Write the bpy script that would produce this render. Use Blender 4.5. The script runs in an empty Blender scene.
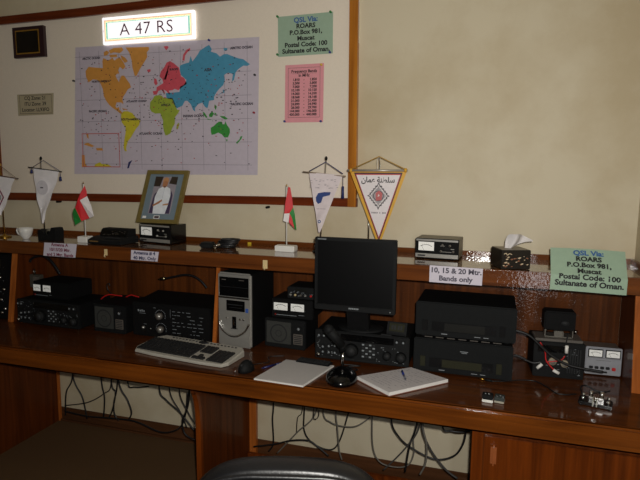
import bpy, bmesh, math, random
from mathutils import Vector, Matrix
random.seed(7)
SC = bpy.context.scene
COL = SC.collection
R = math.radians

# ------------------------------------------------------------------ materials
def srgb(c):
    return tuple((v/12.92 if v <= .04045 else ((v+.055)/1.055)**2.4) for v in (x/255 for x in c))
MATS = {}
def mat(name, col, rough=.5, metal=0, spec=.5, var=.07, scale=40, bump=0, coat=0, emit=0, lin=False):
    if name in MATS: return MATS[name]
    m = bpy.data.materials.new(name); m.use_nodes = True
    nt = m.node_tree; b = nt.nodes['Principled BSDF']
    c = col if lin else srgb(col)
    tc = nt.nodes.new('ShaderNodeTexCoord')
    nz = nt.nodes.new('ShaderNodeTexNoise'); nz.inputs['Scale'].default_value = scale; nz.inputs['Detail'].default_value = 3
    rp = nt.nodes.new('ShaderNodeValToRGB')
    lo = [max(0, v*(1-var)) for v in c]; hi = [min(1, v*(1+var)) for v in c]
    rp.color_ramp.elements[0].position = .3; rp.color_ramp.elements[1].position = .7
    rp.color_ramp.elements[0].color = (*lo, 1); rp.color_ramp.elements[1].color = (*hi, 1)
    nt.links.new(tc.outputs['Object'], nz.inputs['Vector'])
    nt.links.new(nz.outputs['Fac'], rp.inputs['Fac'])
    nt.links.new(rp.outputs['Color'], b.inputs['Base Color'])
    b.inputs['Roughness'].default_value = rough; b.inputs['Metallic'].default_value = metal
    b.inputs['Specular IOR Level'].default_value = spec
    b.inputs['Coat Weight'].default_value = coat; b.inputs['Coat Roughness'].default_value = .05
    if bump:
        bp = nt.nodes.new('ShaderNodeBump'); bp.inputs['Strength'].default_value = bump; bp.inputs['Distance'].default_value = .002
        nt.links.new(nz.outputs['Fac'], bp.inputs['Height']); nt.links.new(bp.outputs['Normal'], b.inputs['Normal'])
    if emit:
        nt.links.new(rp.outputs['Color'], b.inputs['Emission Color']); b.inputs['Emission Strength'].default_value = emit
    MATS[name] = m
    return m

def wood(name, dark, light, grain, rough=.25, coat=.5, bump=.0, scale=1.0, coat_rough=.06, coat_ior=1.5):
    """varnished wood; grain = axis along which the fibres run"""
    m = bpy.data.materials.new(name); m.use_nodes = True
    nt = m.node_tree; b = nt.nodes['Principled BSDF']
    tc = nt.nodes.new('ShaderNodeTexCoord'); mp = nt.nodes.new('ShaderNodeMapping')
    s = [38*scale]*3; s['xyz'.index(grain)] = 1.6*scale
    mp.inputs['Scale'].default_value = s
    n1 = nt.nodes.new('ShaderNodeTexNoise'); n1.inputs['Scale'].default_value = 1; n1.inputs['Detail'].default_value = 6; n1.inputs['Distortion'].default_value = .6
    n2 = nt.nodes.new('ShaderNodeTexNoise'); n2.inputs['Scale'].default_value = 2.2; n2.inputs['Detail'].default_value = 2
    ad = nt.nodes.new('ShaderNodeMath'); ad.operation = 'MULTIPLY_ADD'; ad.inputs[1].default_value = .35
    rp = nt.nodes.new('ShaderNodeValToRGB')
    rp.color_ramp.elements[0].position = .35; rp.color_ramp.elements[0].color = (*srgb(dark), 1)
    rp.color_ramp.elements[1].position = .95; rp.color_ramp.elements[1].color = (*srgb(light), 1)
    L = nt.links.new
    L(tc.outputs['Object'], mp.inputs['Vector']); L(mp.outputs['Vector'], n1.inputs['Vector']); L(tc.outputs['Object'], n2.inputs['Vector'])
    L(n2.outputs['Fac'], ad.inputs[0]); L(n1.outputs['Fac'], ad.inputs[2]); L(ad.outputs[0], rp.inputs['Fac'])
    L(rp.outputs['Color'], b.inputs['Base Color'])
    b.inputs['Roughness'].default_value = rough; b.inputs['Coat Weight'].default_value = coat; b.inputs['Coat Roughness'].default_value = coat_rough; b.inputs['Coat IOR'].default_value = coat_ior
    b.inputs['Specular IOR Level'].default_value = .08
    if bump:
        n3 = nt.nodes.new('ShaderNodeTexNoise'); n3.inputs['Scale'].default_value = 80; n3.inputs['Detail'].default_value = 2
        bp = nt.nodes.new('ShaderNodeBump'); bp.inputs['Strength'].default_value = bump; bp.inputs['Distance'].default_value = .003
        L(tc.outputs['Object'], n3.inputs['Vector']); L(n3.outputs['Fac'], bp.inputs['Height'])
        L(bp.outputs['Normal'], b.inputs['Normal']); L(bp.outputs['Normal'], b.inputs['Coat Normal'])
    return m

def wallmat(name, col, stain, speck=.12, stain_at=.62):
    m = bpy.data.materials.new(name); m.use_nodes = True
    nt = m.node_tree; b = nt.nodes['Principled BSDF']; L = nt.links.new
    tc = nt.nodes.new('ShaderNodeTexCoord')
    n1 = nt.nodes.new('ShaderNodeTexNoise'); n1.inputs['Scale'].default_value = 1.1; n1.inputs['Detail'].default_value = 8; n1.inputs['Roughness'].default_value = .62
    n2 = nt.nodes.new('ShaderNodeTexNoise'); n2.inputs['Scale'].default_value = 160; n2.inputs['Detail'].default_value = 2
    rp = nt.nodes.new('ShaderNodeValToRGB')
    rp.color_ramp.elements[0].position = stain_at-.16; rp.color_ramp.elements[0].color = (*srgb(col), 1)
    rp.color_ramp.elements[1].position = stain_at; rp.color_ramp.elements[1].color = (*srgb(stain), 1)
    L(tc.outputs['Object'], n1.inputs['Vector']); L(n1.outputs['Fac'], rp.inputs['Fac']); L(tc.outputs['Object'], n2.inputs['Vector'])
    L(rp.outputs['Color'], b.inputs['Base Color'])
    bp = nt.nodes.new('ShaderNodeBump'); bp.inputs['Strength'].default_value = speck; bp.inputs['Distance'].default_value = .002
    L(n2.outputs['Fac'], bp.inputs['Height']); L(bp.outputs['Normal'], b.inputs['Normal'])
    b.inputs['Roughness'].default_value = .55; b.inputs['Specular IOR Level'].default_value = .3
    return m

M_WALL = wallmat('cream_plaster', (207,196,170), (192,177,146))
M_BOARD = mat('white_board_panel', (230,218,201), .55, var=.02, scale=120, bump=.05)
M_CARPET = mat('brown_carpet', (98,74,50), .95, spec=.1, var=.25, scale=220, bump=.6)
M_CEIL = mat('ceiling_paint', (215,210,195), .8, var=.02)
W_DESK = wood('desk_top_veneer', (55,26,9), (98,52,20), 'x', .3, .6)
W_EDGE = wood('edge_band_oak', (72,34,8), (128,68,20), 'x', .3, .5, bump=.12)
W_SHELF = wood('shelf_veneer', (68,33,11), (118,64,24), 'x', .3, .8, bump=.22)
W_STOP = wood('shelf_top_veneer', (70,40,18), (120,76,38), 'x', .2, 1.0, coat_rough=.03, coat_ior=2.5)
W_BACK = wood('back_panel_veneer', (48,23,8), (102,54,21), 'z', .5, .5, bump=.3, coat_rough=.05)
W_PANEL = wood('side_panel_veneer', (56,25,8), (100,48,16), 'z', .4, .15, bump=.08)
W_LIP = wood('panel_lipping', (130,66,24), (190,108,46), 'z', .35, .4)
W_DOOR = wood('door_veneer', (66,27,6), (124,58,14), 'z', .34, .4, bump=.08)
W_TRIM = wood('board_trim_red', (72,26,10), (118,52,22), 'x', .3, .5)
W_POST = wood('board_post_honey', (118,58,18), (206,136,48), 'z', .3, .5, scale=.8)
W_SKIRT = wood('skirting_brown', (62,38,22), (98,62,38), 'x', .5, .2)

BLK = mat('black_paint', (13,13,14), .72, spec=.16, var=.15)
BLK2 = mat('black_plastic', (19,20,21), .68, spec=.2, var=.12)
BLK3 = mat('dark_grey_plastic', (38,39,40), .65, spec=.25, var=.1)
GLOSS = mat('gloss_black', (8,8,9), .16, var=.1)
SCREEN = mat('screen_black', (4,4,5), .4, spec=.2, var=.1)
GREY = mat('grey_metal_paint', (150,152,158), .45, var=.05)
DGREY = mat('dark_grey_metal', (92,86,80), .5, var=.08)
SILV = mat('silver_plastic', (176,174,168), .3, metal=.55, var=.04)
CHROME = mat('chrome', (215,215,215), .12, metal=1, var=.03)
BRASS = mat('brass', (190,150,70), .25, metal=1, var=.05)
WHT = mat('white_paper', (232,230,226), .7, var=.02)
METER = mat('meter_face', (235,235,230), .4, var=.02, emit=.12)
LILAC = mat('lilac_paper', (206,200,212), .7, var=.02)
OFFW = mat('white_plastic', (228,226,220), .35, var=.02)
PRINT = mat('white_print', (132,138,142), .6, var=.05)
INK = mat('black_ink', (22,22,24), .7, var=.05)
INKB = mat('blue_ink', (52,92,148), .7, var=.05)
INKR = mat('crimson_ink', (120,28,62), .7, var=.05)
GREENP = mat('green_paper', (150,174,152), .75, var=.03)
PINKP = mat('pink_paper', (222,150,158), .75, var=.03)
RED = mat('red_cloth', (206,32,42), .6, var=.06)
GRN = mat('green_cloth', (30,132,52), .6, var=.06)
WHC = mat('white_cloth', (228,222,222), .6, var=.04)
SATIN = mat('white_satin', (244,240,242), .3, var=.04, scale=34, spec=.8, bump=.8)
GOLDC = mat('gold_cloth', (214,160,40), .5, var=.08)
NAVY = mat('navy_cloth', (30,40,96), .6, var=.06)
LENS = mat('lcd_green_grey', (44,44,32), .7, spec=.1, var=.05)
DLENS = mat('dark_window', (20,20,17), .5, spec=.2, var=.1)
REDL = mat('red_plastic', (190,40,40), .4, var=.05)
CBLK = mat('cable_black', (18,18,20), .45, var=.1)
CGRY = mat('cable_grey', (104,100,92), .5, var=.06)
CRED = mat('cable_red', (190,30,30), .45, var=.05)
LEATHER = mat('black_leather', (20,20,22), .36, var=.12, scale=90, bump=.25)
GRILLE = mat('grille_cloth', (52,53,50), .7, var=.25, scale=300, bump=.3)
KEY = mat('key_dark', (36,36,37), .5, var=.15)
KBD = mat('keyboard_shell', (172,168,158), .45, var=.04)
CREAM = mat('cream_plastic', (212,190,140), .5, var=.05)

# ------------------------------------------------------------------ mesh builder
_txt = {}
def textdata(body, size, ax='CENTER', bold=0, spacing=1.0, line=1.0):
    k = (body, size, ax, bold, spacing, line)
    if k in _txt: return _txt[k]
    c = bpy.data.curves.new('txt', 'FONT'); c.body = body; c.size = size; c.align_x = ax; c.align_y = 'CENTER'
    c.resolution_u = 3; c.offset = bold; c.space_character = spacing; c.space_line = line
    o = bpy.data.objects.new('txt', c); COL.objects.link(o)
    dg = bpy.context.evaluated_depsgraph_get()
    me = bpy.data.meshes.new_from_object(o.evaluated_get(dg))
    v = [tuple(p.co) for p in me.vertices]; f = [tuple(p.vertices) for p in me.polygons]
    bpy.data.objects.remove(o); bpy.data.curves.remove(c); bpy.data.meshes.remove(me)
    _txt[k] = (v, f); return v, f

class MB:
    def __init__(s): s.bm = bmesh.new()
    def add(s, verts, faces, m=0, smooth=False):
        vs = [s.bm.verts.new(v) for v in verts]
        for f in faces:
            try:
                fc = s.bm.faces.new([vs[i] for i in f]); fc.material_index = m; fc.smooth = smooth
            except ValueError: pass
        return s
    def take(s, b2, m=0, mx=None, smooth=False):
        b2.verts.index_update()
        vs = [(mx @ v.co) if mx else v.co.copy() for v in b2.verts]
        s.add(vs, [[v.index for v in f.verts] for f in b2.faces], m, smooth); b2.free(); return s
    def box(s, x0, x1, y0, y1, z0, z1, m=0, bev=0, seg=2, mx=None):
        b = bmesh.new(); bmesh.ops.create_cube(b, size=1)
        for v in b.verts: v.co = Vector(((x0+x1)/2+v.co.x*(x1-x0), (y0+y1)/2+v.co.y*(y1-y0), (z0+z1)/2+v.co.z*(z1-z0)))
        if bev: bmesh.ops.bevel(b, geom=list(b.edges), offset=bev, segments=seg, affect='EDGES', clamp_overlap=True)
        return s.take(b, m, mx)
    def cyl(s, p0, p1, r, m=0, seg=16, r2=None):
        p0, p1 = Vector(p0), Vector(p1); d = p1-p0; b = bmesh.new()
        bmesh.ops.create_cone(b, cap_ends=True, segments=seg, radius1=r, radius2=r if r2 is None else r2, depth=d.length)
        mx = Matrix.Translation((p0+p1)/2) @ d.to_track_quat('Z', 'Y').to_matrix().to_4x4()
        return s.take(b, m, mx, True)
    def sph(s, c, r, m=0, sc=(1,1,1), seg=16):
        b = bmesh.new(); bmesh.ops.create_uvsphere(b, u_segments=seg, v_segments=max(6, seg//2), radius=r)
        return s.take(b, m, Matrix.Translation(c) @ Matrix.Diagonal((*sc, 1)), True)
    def lathe(s, prof, c=(0,0,0), m=0, seg=24, sx=1, sy=1):
        vs = []; fs = []; n = len(prof)
        for i in range(seg):
            a = 2*math.pi*i/seg
            for r, z in prof: vs.append((c[0]+r*math.cos(a)*sx, c[1]+r*math.sin(a)*sy, c[2]+z))
        for i in range(seg):
            j = (i+1) % seg
            for k in range(n-1): fs.append((i*n+k, j*n+k, j*n+k+1, i*n+k+1))
        fs.append([i*n for i in range(seg)][::-1]); fs.append([i*n+n-1 for i in range(seg)])
        return s.add(vs, fs, m, True)
    def tube(s, pts, r, m=0, seg=8, sub=6, closed=False):
        P = [Vector(p) for p in pts]
        if len(P) > 2 and sub > 1:
            Q = []
            for i in range(len(P)-1):
                a = P[max(i-1, 0)]; b = P[i]; c = P[i+1]; d = P[min(i+2, len(P)-1)]
                for k in range(sub):
                    t = k/sub; Q.append(.5*((2*b)+(c-a)*t+(2*a-5*b+4*c-d)*t*t+(3*b-a-3*c+d)*t**3))
            Q.append(P[-1]); P = Q
        vs = []; n0 = None
        for i, p in enumerate(P):
            t = (P[min(i+1, len(P)-1)]-P[max(i-1, 0)])
            t = t.normalized() if t.length > 1e-9 else Vector((0,0,1))
            if n0 is None: n0 = t.orthogonal().normalized()
            n0 = (n0-t*n0.dot(t)); n0 = n0.normalized() if n0.length > 1e-6 else t.orthogonal().normalized()
            bb = t.cross(n0)
            for k in range(seg):
                a = 2*math.pi*k/seg; vs.append(p+r*(math.cos(a)*n0+math.sin(a)*bb))
        fs = []
        for i in range(len(P)-1):
            for k in range(seg):
                k2 = (k+1) % seg; fs.append((i*seg+k, i*seg+k2, (i+1)*seg+k2, (i+1)*seg+k))
        fs.append(list(range(seg))[::-1]); fs.append([(len(P)-1)*seg+k for k in range(seg)])
        return s.add(vs, fs, m, True)
    def poly(s, pts, m=0): return s.add(pts, [list(range(len(pts)))], m)
    def xz(s, pts, y, m=0): return s.poly([(a, y, b) for a, b in pts], m)
    def rect(s, x0, x1, z0, z1, y, m=0): return s.xz([(x0,z0),(x1,z0),(x1,z1),(x0,z1)], y, m)
    def disc(s, x, z, r, y, m=0, n=20): return s.xz([(x+r*math.cos(2*math.pi*k/n), z+r*math.sin(2*math.pi*k/n)) for k in range(n)], y, m)
    def ring(s, x, z, r0, r1, y, m=0, n=24, a0=0, a1=360):
        for k in range(n):
            a = R(a0+(a1-a0)*k/n); b = R(a0+(a1-a0)*(k+1)/n)
            s.xz([(x+r0*math.cos(a), z+r0*math.sin(a)), (x+r1*math.cos(a), z+r1*math.sin(a)), (x+r1*math.cos(b), z+r1*math.sin(b)), (x+r0*math.cos(b), z+r0*math.sin(b))], y, m)
        return s
    def prism(s, pts, axis, a, b, m=0):
        """extrude a 2-D outline: axis 'x' -> pts are (y,z); 'y' -> (x,z); 'z' -> (x,y)"""
        def mk(p, d): return (d, p[0], p[1]) if axis == 'x' else ((p[0], d, p[1]) if axis == 'y' else (p[0], p[1], d))
        n = len(pts); vs = [mk(p, a) for p in pts]+[mk(p, b) for p in pts]
        fs = [list(range(n))[::-1], list(range(n, 2*n))]+[(i, (i+1) % n, n+(i+1) % n, n+i) for i in range(n)]
        return s.add(vs, fs, m)
    def text(s, body, size, x, z, y, m=0, ax='CENTER', bold=0, spacing=1.0, line=1.0, sx=1.0, fn=None):
        v, f = textdata(body, size, ax, bold, spacing, line)
        fn = fn or (lambda a, b: (x+a*sx, y, z+b))
        return s.add([fn(p[0], p[1]) for p in v], f, m)
    def build(s, name, mats, parent=None, loc=None, smooth=None):
        bmesh.ops.remove_doubles(s.bm, verts=[v for v in s.bm.verts if False], dist=0)
        if s.bm.faces: bmesh.ops.recalc_face_normals(s.bm, faces=list(s.bm.faces)) if smooth != 'flat2d' else None
        me = bpy.data.meshes.new(name); s.bm.to_mesh(me); s.bm.free()
        for mm in (mats if isinstance(mats, (list, tuple)) else [mats]): me.materials.append(mm)
        o = bpy.data.objects.new(name, me); COL.objects.link(o)
        if parent: o.parent = parent
        if loc: o.location = loc
        return o

def tag(o, label, cat, group=None, kind=None):
    o['label'] = label; o['category'] = cat
    if group: o['group'] = group
    if kind: o['kind'] = kind
    return o
def thing(name, label, cat, loc=(0,0,0), rz=0, group=None):
    o = bpy.data.objects.new(name, None); COL.objects.link(o); o.empty_display_size = .05
    o.location = loc; o.rotation_euler = (0, 0, R(rz)); return tag(o, label, cat, group)
def struct(name, mb, m):
    o = mb.build(name, m); o['kind'] = 'structure'; return o

ZD, ZS = .7331, 1.2366
ZSB, ZDB, YS, YD, XR = 1.1655, .637, -.372, -.668, .6736

# ------------------------------------------------------------------ the room
struct('wall_back', MB().box(-4.3, XR+.1, 0, .1, 0, 3), M_WALL)
struct('wall_right', MB().box(XR, XR+.1, -4.6, 0, 0, 3), M_WALL)
struct('wall_left', MB().box(-4.4, -4.3, -4.6, .1, 0, 3), M_WALL)
struct('floor', MB().box(-4.4, XR+.1, -4.6, .1, -.1, 0), M_CARPET)
struct('ceiling', MB().box(-4.4, XR+.1, -4.6, .1, 3, 3.1), M_CEIL)
struct('baseboard_back', MB().box(-4.3, XR, -.014, 0, 0, .086, bev=.003), W_SKIRT)

# ------------------------------------------------------------------ notice board
nb = thing('notice_board', 'large white notice board in a wooden frame fixed to the wall', 'notice board', (-1.8, 0, 1.45))
def nbx(pts): return [(x+1.8, z-1.45) for x, z in pts]
MB().box(-1.19, 1.16, -.012, -.0005, .02, 1.10).build('board_panel', M_BOARD, nb)
MB().prism(nbx([(-3.0,2.516),(-2.32,2.523),(-1.66,2.540),(-.60,2.552),(-.60,2.594),(-1.66,2.582),(-2.32,2.570),(-3.0,2.562)]), 'y', -.03, -.0005).build('frame_rail', W_TRIM, nb)
MB().prism(nbx([(-3.0,1.440),(-2.38,1.447),(-1.185,1.461),(-.63,1.462),(-.63,1.507),(-1.185,1.505),(-2.38,1.494),(-3.0,1.487)]), 'y', -.03, -.0005).build('frame_rail', W_TRIM, nb)
MB().prism(nbx([(-.678,1.462),(-.634,1.462),(-.642,2.56),(-.686,2.56)]), 'y', -.034, -.0005).build('frame_post', W_POST, nb)
MB().box(-1.205, -1.167, -.034, -.0005, -.01, 1.11, bev=.003).build('frame_post', W_TRIM, nb)
for a in ((-2.53, 1.44), (-1.131, 1.446)):
    MB().cyl((a[0]+1.8, -.0005, a[1]-1.45), (a[0]+1.8, -.035, a[1]-1.45), .007, seg=10).build('mounting_peg', BLK, nb)
YB = -.0125     # face of the board

# call sign plate
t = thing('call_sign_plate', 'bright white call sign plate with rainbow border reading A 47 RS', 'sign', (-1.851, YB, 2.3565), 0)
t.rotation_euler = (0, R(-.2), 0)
SIGNW = mat('flash_glow_white', (255,252,255), .5, var=.01, emit=.75)  # unlit plate; emission imitates the flash thrown back by its reflective face
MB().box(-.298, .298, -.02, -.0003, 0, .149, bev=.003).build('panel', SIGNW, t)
b = MB()
def band(b, x0, x1, z0, z1, w, y, m):
    b.rect(x0, x1, z0, z0+w, y, m); b.rect(x0, x1, z1-w, z1, y, m); b.rect(x0, x0+w, z0+w, z1-w, y, m); b.rect(x1-w, x1, z0+w, z1-w, y, m)
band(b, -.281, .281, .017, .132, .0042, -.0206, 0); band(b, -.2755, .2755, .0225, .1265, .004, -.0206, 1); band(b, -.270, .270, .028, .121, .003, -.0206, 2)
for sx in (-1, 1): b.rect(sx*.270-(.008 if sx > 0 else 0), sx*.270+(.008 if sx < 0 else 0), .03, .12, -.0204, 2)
b.build('border', [mat('orange_line', (250,180,110), .5, emit=.45), mat('yellow_line', (255,238,160), .5, emit=.6), mat('teal_line', (100,222,196), .5, emit=.4)], t)  # border colours glow as well, imitating returned flash light
MB().text('A 47 RS', .094, -.006, .072, -.0208, 0, spacing=1.05, bold=-.0004, sx=1.08).build('lettering', mat('plum_ink', (112,66,90), .6), t)
for x in (-.2895, .2895): MB().disc(x, .0745, .003, -.0207).build('fixing_screw', mat('red_screw', (190,60,70)), t)

# dark framed plaque
t = thing('framed_plaque', 'small dark framed plaque with thin gold border on the board', 'plaque', (-2.6799999999999997, YB, 2.3115))
t.rotation_euler = (0, R(-.5), 0)
b = MB(); b.prism([(-.116,0),(.116,0),(.116,.179),(-.116,.179)], 'y', -.022, -.0003); b.build('frame', mat('plum_frame', (44,22,28), .4), t)
b = MB(); b.box(-.088, .076, -.026, -.022, .028, .152, bev=.002); b.build('plate', mat('plaque_black', (12,10,8), .3), t)
b = MB(); band(b, -.095, .083, .02, .16, .009, -.0225, 0); b.build('gold_border', mat('old_gold', (150,112,40), .45, metal=.3), t)

# zones note
t = thing('paper_note', 'small cream paper note of zone lines under the dark plaque', 'note', (-2.674, YB, 1.971))
b = MB(); b.xz([(-.137,-.004),(.132,.001),(.143,.128),(-.137,.126)], -.001, 0)
b.text('CQ Zone: 21', .03, .0, .101, -.0016, 1, bold=.0006); b.text('ITU Zone: 39', .03, .0, .066, -.0016, 1, bold=.0006); b.text('Locator: LL93FO', .03, .0, .031, -.0016, 1, bold=.0006)
band(b, -.12, .125, .008, .12, .002, -.0014, 1)
b.build('note_sheet', [mat('cream_paper', (176,164,136), .7, var=.03), INK], t)

# ------------------------------------------------------------------ world map
MX, MZ = -1.79, 1.614
wm = MB()
def mp(pts, m, y=-.0016): wm.xz(pts, y, m)
wm.xz([(-.617,-.002),(.597,.006),(.611,.733),(-.567,.742)], -.0008, 0)
SEA, ORA, YEL, PNK, BLU, LIM, GRE, REDLN = 0, 1, 2, 3, 4, 5, 6, 7
def T1(pts): return pts
MAPC = [
([(-0.502, 0.603), (-0.479, 0.627), (-0.435, 0.621), (-0.379, 0.615), (-0.381, 0.654), (-0.372, 0.672), (-0.342, 0.656), (-0.32, 0.666), (-0.311, 0.672), (-0.299, 0.654), (-0.282, 0.664), (-0.26, 0.67), (-0.236, 0.641), (-0.224, 0.616), (-0.242, 0.602), (-0.262, 0.617), (-0.274, 0.6), (-0.268, 0.579), (-0.281, 0.58), (-0.294, 0.569), (-0.283, 0.548), (-0.271, 0.53), (-0.265, 0.551), (-0.252, 0.568), (-0.235, 0.567), (-0.219, 0.545), (-0.199, 0.52), (-0.191, 0.499), (-0.213, 0.489), (-0.226, 0.472), (-0.244, 0.451), (-0.253, 0.434), (-0.246, 0.405), (-0.263, 0.416), (-0.293, 0.417), (-0.302, 0.396), (-0.294, 0.385), (-0.277, 0.391), (-0.277, 0.377), (-0.265, 0.366), (-0.253, 0.352), (-0.27, 0.352), (-0.295, 0.37), (-0.32, 0.385), (-0.345, 0.404), (-0.366, 0.429), (-0.382, 0.459), (-0.385, 0.495), (-0.4, 0.527), (-0.421, 0.549), (-0.452, 0.554), (-0.484, 0.537), (-0.5, 0.57)], 1),
([(-0.37, 0.703), (-0.348, 0.713), (-0.331, 0.701), (-0.345, 0.688), (-0.367, 0.682)], 1),
([(-0.335, 0.712), (-0.3, 0.724), (-0.245, 0.725), (-0.233, 0.71), (-0.259, 0.694), (-0.301, 0.7), (-0.323, 0.694)], 1),
([(-0.255, 0.683), (-0.226, 0.668), (-0.206, 0.646), (-0.228, 0.637), (-0.248, 0.659)], 1),
([(-0.332, 0.687), (-0.281, 0.688), (-0.277, 0.674), (-0.324, 0.673)], 1),
([(-0.22, 0.723), (-0.067, 0.718), (-0.063, 0.705), (-0.08, 0.688), (-0.077, 0.664), (-0.094, 0.641), (-0.124, 0.604), (-0.151, 0.564), (-0.164, 0.561), (-0.178, 0.61), (-0.181, 0.648), (-0.196, 0.694)], 1),
([(-0.255, 0.384), (-0.226, 0.376), (-0.222, 0.369), (-0.256, 0.378)], 1),
([(-0.265, 0.352), (-0.248, 0.366), (-0.218, 0.365), (-0.189, 0.354), (-0.168, 0.329), (-0.135, 0.31), (-0.145, 0.285), (-0.167, 0.264), (-0.185, 0.24), (-0.203, 0.215), (-0.225, 0.193), (-0.235, 0.168), (-0.24, 0.146), (-0.232, 0.135), (-0.249, 0.135), (-0.257, 0.157), (-0.25, 0.2), (-0.24, 0.24), (-0.239, 0.272), (-0.263, 0.302), (-0.267, 0.323)], 2),
([(-0.001, 0.553), (0.009, 0.581), (0.032, 0.604), (0.047, 0.627), (0.07, 0.634), (0.093, 0.621), (0.125, 0.596), (0.133, 0.564), (0.137, 0.548), (0.156, 0.539), (0.173, 0.507), (0.145, 0.492), (0.117, 0.473), (0.094, 0.482), (0.08, 0.474), (0.057, 0.473), (0.066, 0.453), (0.058, 0.453), (0.04, 0.472), (0.023, 0.48), (0.032, 0.462), (0.026, 0.459), (0.008, 0.479), (-0.011, 0.473), (-0.023, 0.454), (-0.042, 0.453), (-0.048, 0.473), (-0.024, 0.475), (-0.022, 0.494), (0.0, 0.505), (0.022, 0.516), (0.017, 0.537), (0.03, 0.542), (0.043, 0.56), (0.051, 0.58), (0.058, 0.581), (0.046, 0.551), (0.04, 0.534), (0.016, 0.538)], 3),
([(-0.036, 0.545), (-0.022, 0.54), (-0.014, 0.514), (-0.027, 0.504), (-0.038, 0.518)], 3),
([(-0.083, 0.593), (-0.059, 0.596), (-0.057, 0.584), (-0.074, 0.577)], 3),
([(0.03, 0.715), (0.054, 0.717), (0.063, 0.709), (0.047, 0.693)], 3),
([(0.197, 0.699), (0.173, 0.688), (0.154, 0.665), (0.147, 0.634), (0.161, 0.632), (0.165, 0.659), (0.182, 0.678), (0.198, 0.686)], 3),
([(0.131, 0.606), (0.152, 0.614), (0.189, 0.621), (0.2, 0.656), (0.21, 0.625), (0.226, 0.642), (0.242, 0.659), (0.257, 0.68), (0.294, 0.7), (0.314, 0.708), (0.331, 0.685), (0.324, 0.672), (0.359, 0.661), (0.379, 0.643), (0.404, 0.655), (0.424, 0.654), (0.448, 0.644), (0.488, 0.629), (0.517, 0.623), (0.556, 0.595), (0.541, 0.587), (0.517, 0.589), (0.487, 0.572), (0.472, 0.556), (0.462, 0.517), (0.449, 0.508), (0.455, 0.548), (0.427, 0.557), (0.402, 0.545), (0.407, 0.519), (0.397, 0.492), (0.371, 0.471), (0.355, 0.454), (0.34, 0.432), (0.34, 0.414), (0.309, 0.41), (0.305, 0.388), (0.298, 0.37), (0.282, 0.379), (0.267, 0.402), (0.241, 0.394), (0.22, 0.372), (0.222, 0.353), (0.209, 0.363), (0.194, 0.395), (0.174, 0.414), (0.158, 0.414), (0.141, 0.387), (0.104, 0.374), (0.088, 0.398), (0.078, 0.426), (0.056, 0.427), (0.041, 0.433), (0.037, 0.459), (0.074, 0.462), (0.095, 0.462), (0.125, 0.464), (0.13, 0.493), (0.155, 0.501), (0.171, 0.527), (0.136, 0.556), (0.13, 0.583)], 4),
([(0.36, 0.436), (0.386, 0.448), (0.404, 0.452), (0.402, 0.466), (0.394, 0.469), (0.394, 0.454), (0.371, 0.445)], 4),
([(0.401, 0.687), (0.424, 0.686), (0.424, 0.674), (0.404, 0.672)], 4),
([(-0.066, 0.414), (-0.048, 0.43), (-0.038, 0.446), (-0.009, 0.451), (0.012, 0.446), (0.019, 0.435), (0.047, 0.432), (0.08, 0.431), (0.089, 0.41), (0.098, 0.386), (0.107, 0.367), (0.125, 0.365), (0.113, 0.347), (0.093, 0.326), (0.09, 0.289), (0.073, 0.265), (0.061, 0.236), (0.041, 0.226), (0.027, 0.224), (0.018, 0.249), (0.012, 0.282), (0.015, 0.307), (0.004, 0.331), (-0.003, 0.349), (-0.036, 0.348), (-0.06, 0.359), (-0.071, 0.378)], 5),
([(0.111, 0.294), (0.121, 0.289), (0.11, 0.26), (0.099, 0.261), (0.102, 0.281)], 5),
([(0.268, 0.352), (0.279, 0.347), (0.298, 0.322), (0.289, 0.317), (0.274, 0.335)], 6),
([(0.307, 0.336), (0.326, 0.353), (0.338, 0.341), (0.326, 0.321), (0.309, 0.323)], 6),
([(0.372, 0.327), (0.402, 0.325), (0.424, 0.31), (0.407, 0.307), (0.383, 0.318)], 6),
([(0.296, 0.315), (0.326, 0.305), (0.298, 0.308)], 6),
([(0.343, 0.39), (0.356, 0.378), (0.349, 0.359), (0.34, 0.374)], 6),
([(0.342, 0.347), (0.354, 0.34), (0.344, 0.326)], 6),
([(0.317, 0.264), (0.336, 0.273), (0.352, 0.287), (0.369, 0.297), (0.387, 0.295), (0.39, 0.282), (0.401, 0.282), (0.407, 0.298), (0.417, 0.277), (0.433, 0.257), (0.434, 0.236), (0.422, 0.21), (0.4, 0.21), (0.384, 0.227), (0.362, 0.237), (0.34, 0.228), (0.321, 0.225), (0.317, 0.244)], 6),
([(0.407, 0.2), (0.421, 0.198), (0.414, 0.187)], 6),
([(0.497, 0.215), (0.51, 0.217), (0.502, 0.201), (0.476, 0.174), (0.47, 0.182), (0.491, 0.199)], 6),
([(-0.517, 0.238), (-0.501, 0.236), (-0.5, 0.207), (-0.512, 0.218)], 1),
([(-0.539, 0.178), (-0.507, 0.186), (-0.459, 0.165), (-0.482, 0.16), (-0.529, 0.173)], 1),
([(-0.451, 0.154), (-0.408, 0.154), (-0.4, 0.139), (-0.446, 0.14)], 1),
([(-0.473, 0.041), (-0.46, 0.059), (-0.426, 0.07), (-0.413, 0.059), (-0.373, 0.059), (-0.338, 0.042)], 2),
([(-0.555, 0.115), (-0.535, 0.111), (-0.534, 0.064), (-0.519, 0.041), (-0.559, 0.04)], 1),
([(-0.207, 0.081), (-0.226, 0.071), (-0.237, 0.035), (-0.224, 0.037), (-0.216, 0.059), (-0.199, 0.084)], 9),
]
for pts, m in MAPC: mp(pts, m)
ib = [(-0.549, 0.241), (-0.284, 0.041)]
band(wm, ib[0][0], ib[1][0], ib[1][1], ib[0][1], .0045, -.0018, 7)
for k in range(9):
    x = -.54+.135*k; wm.rect(x-.0009, x+.0009, .03, .715, -.0011, 8)
for k in range(6):
    z = .06+.125*k; wm.rect(-.575, .565, z-.0009, z+.0009, -.0011, 8)
rr = random.Random(3)
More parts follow.
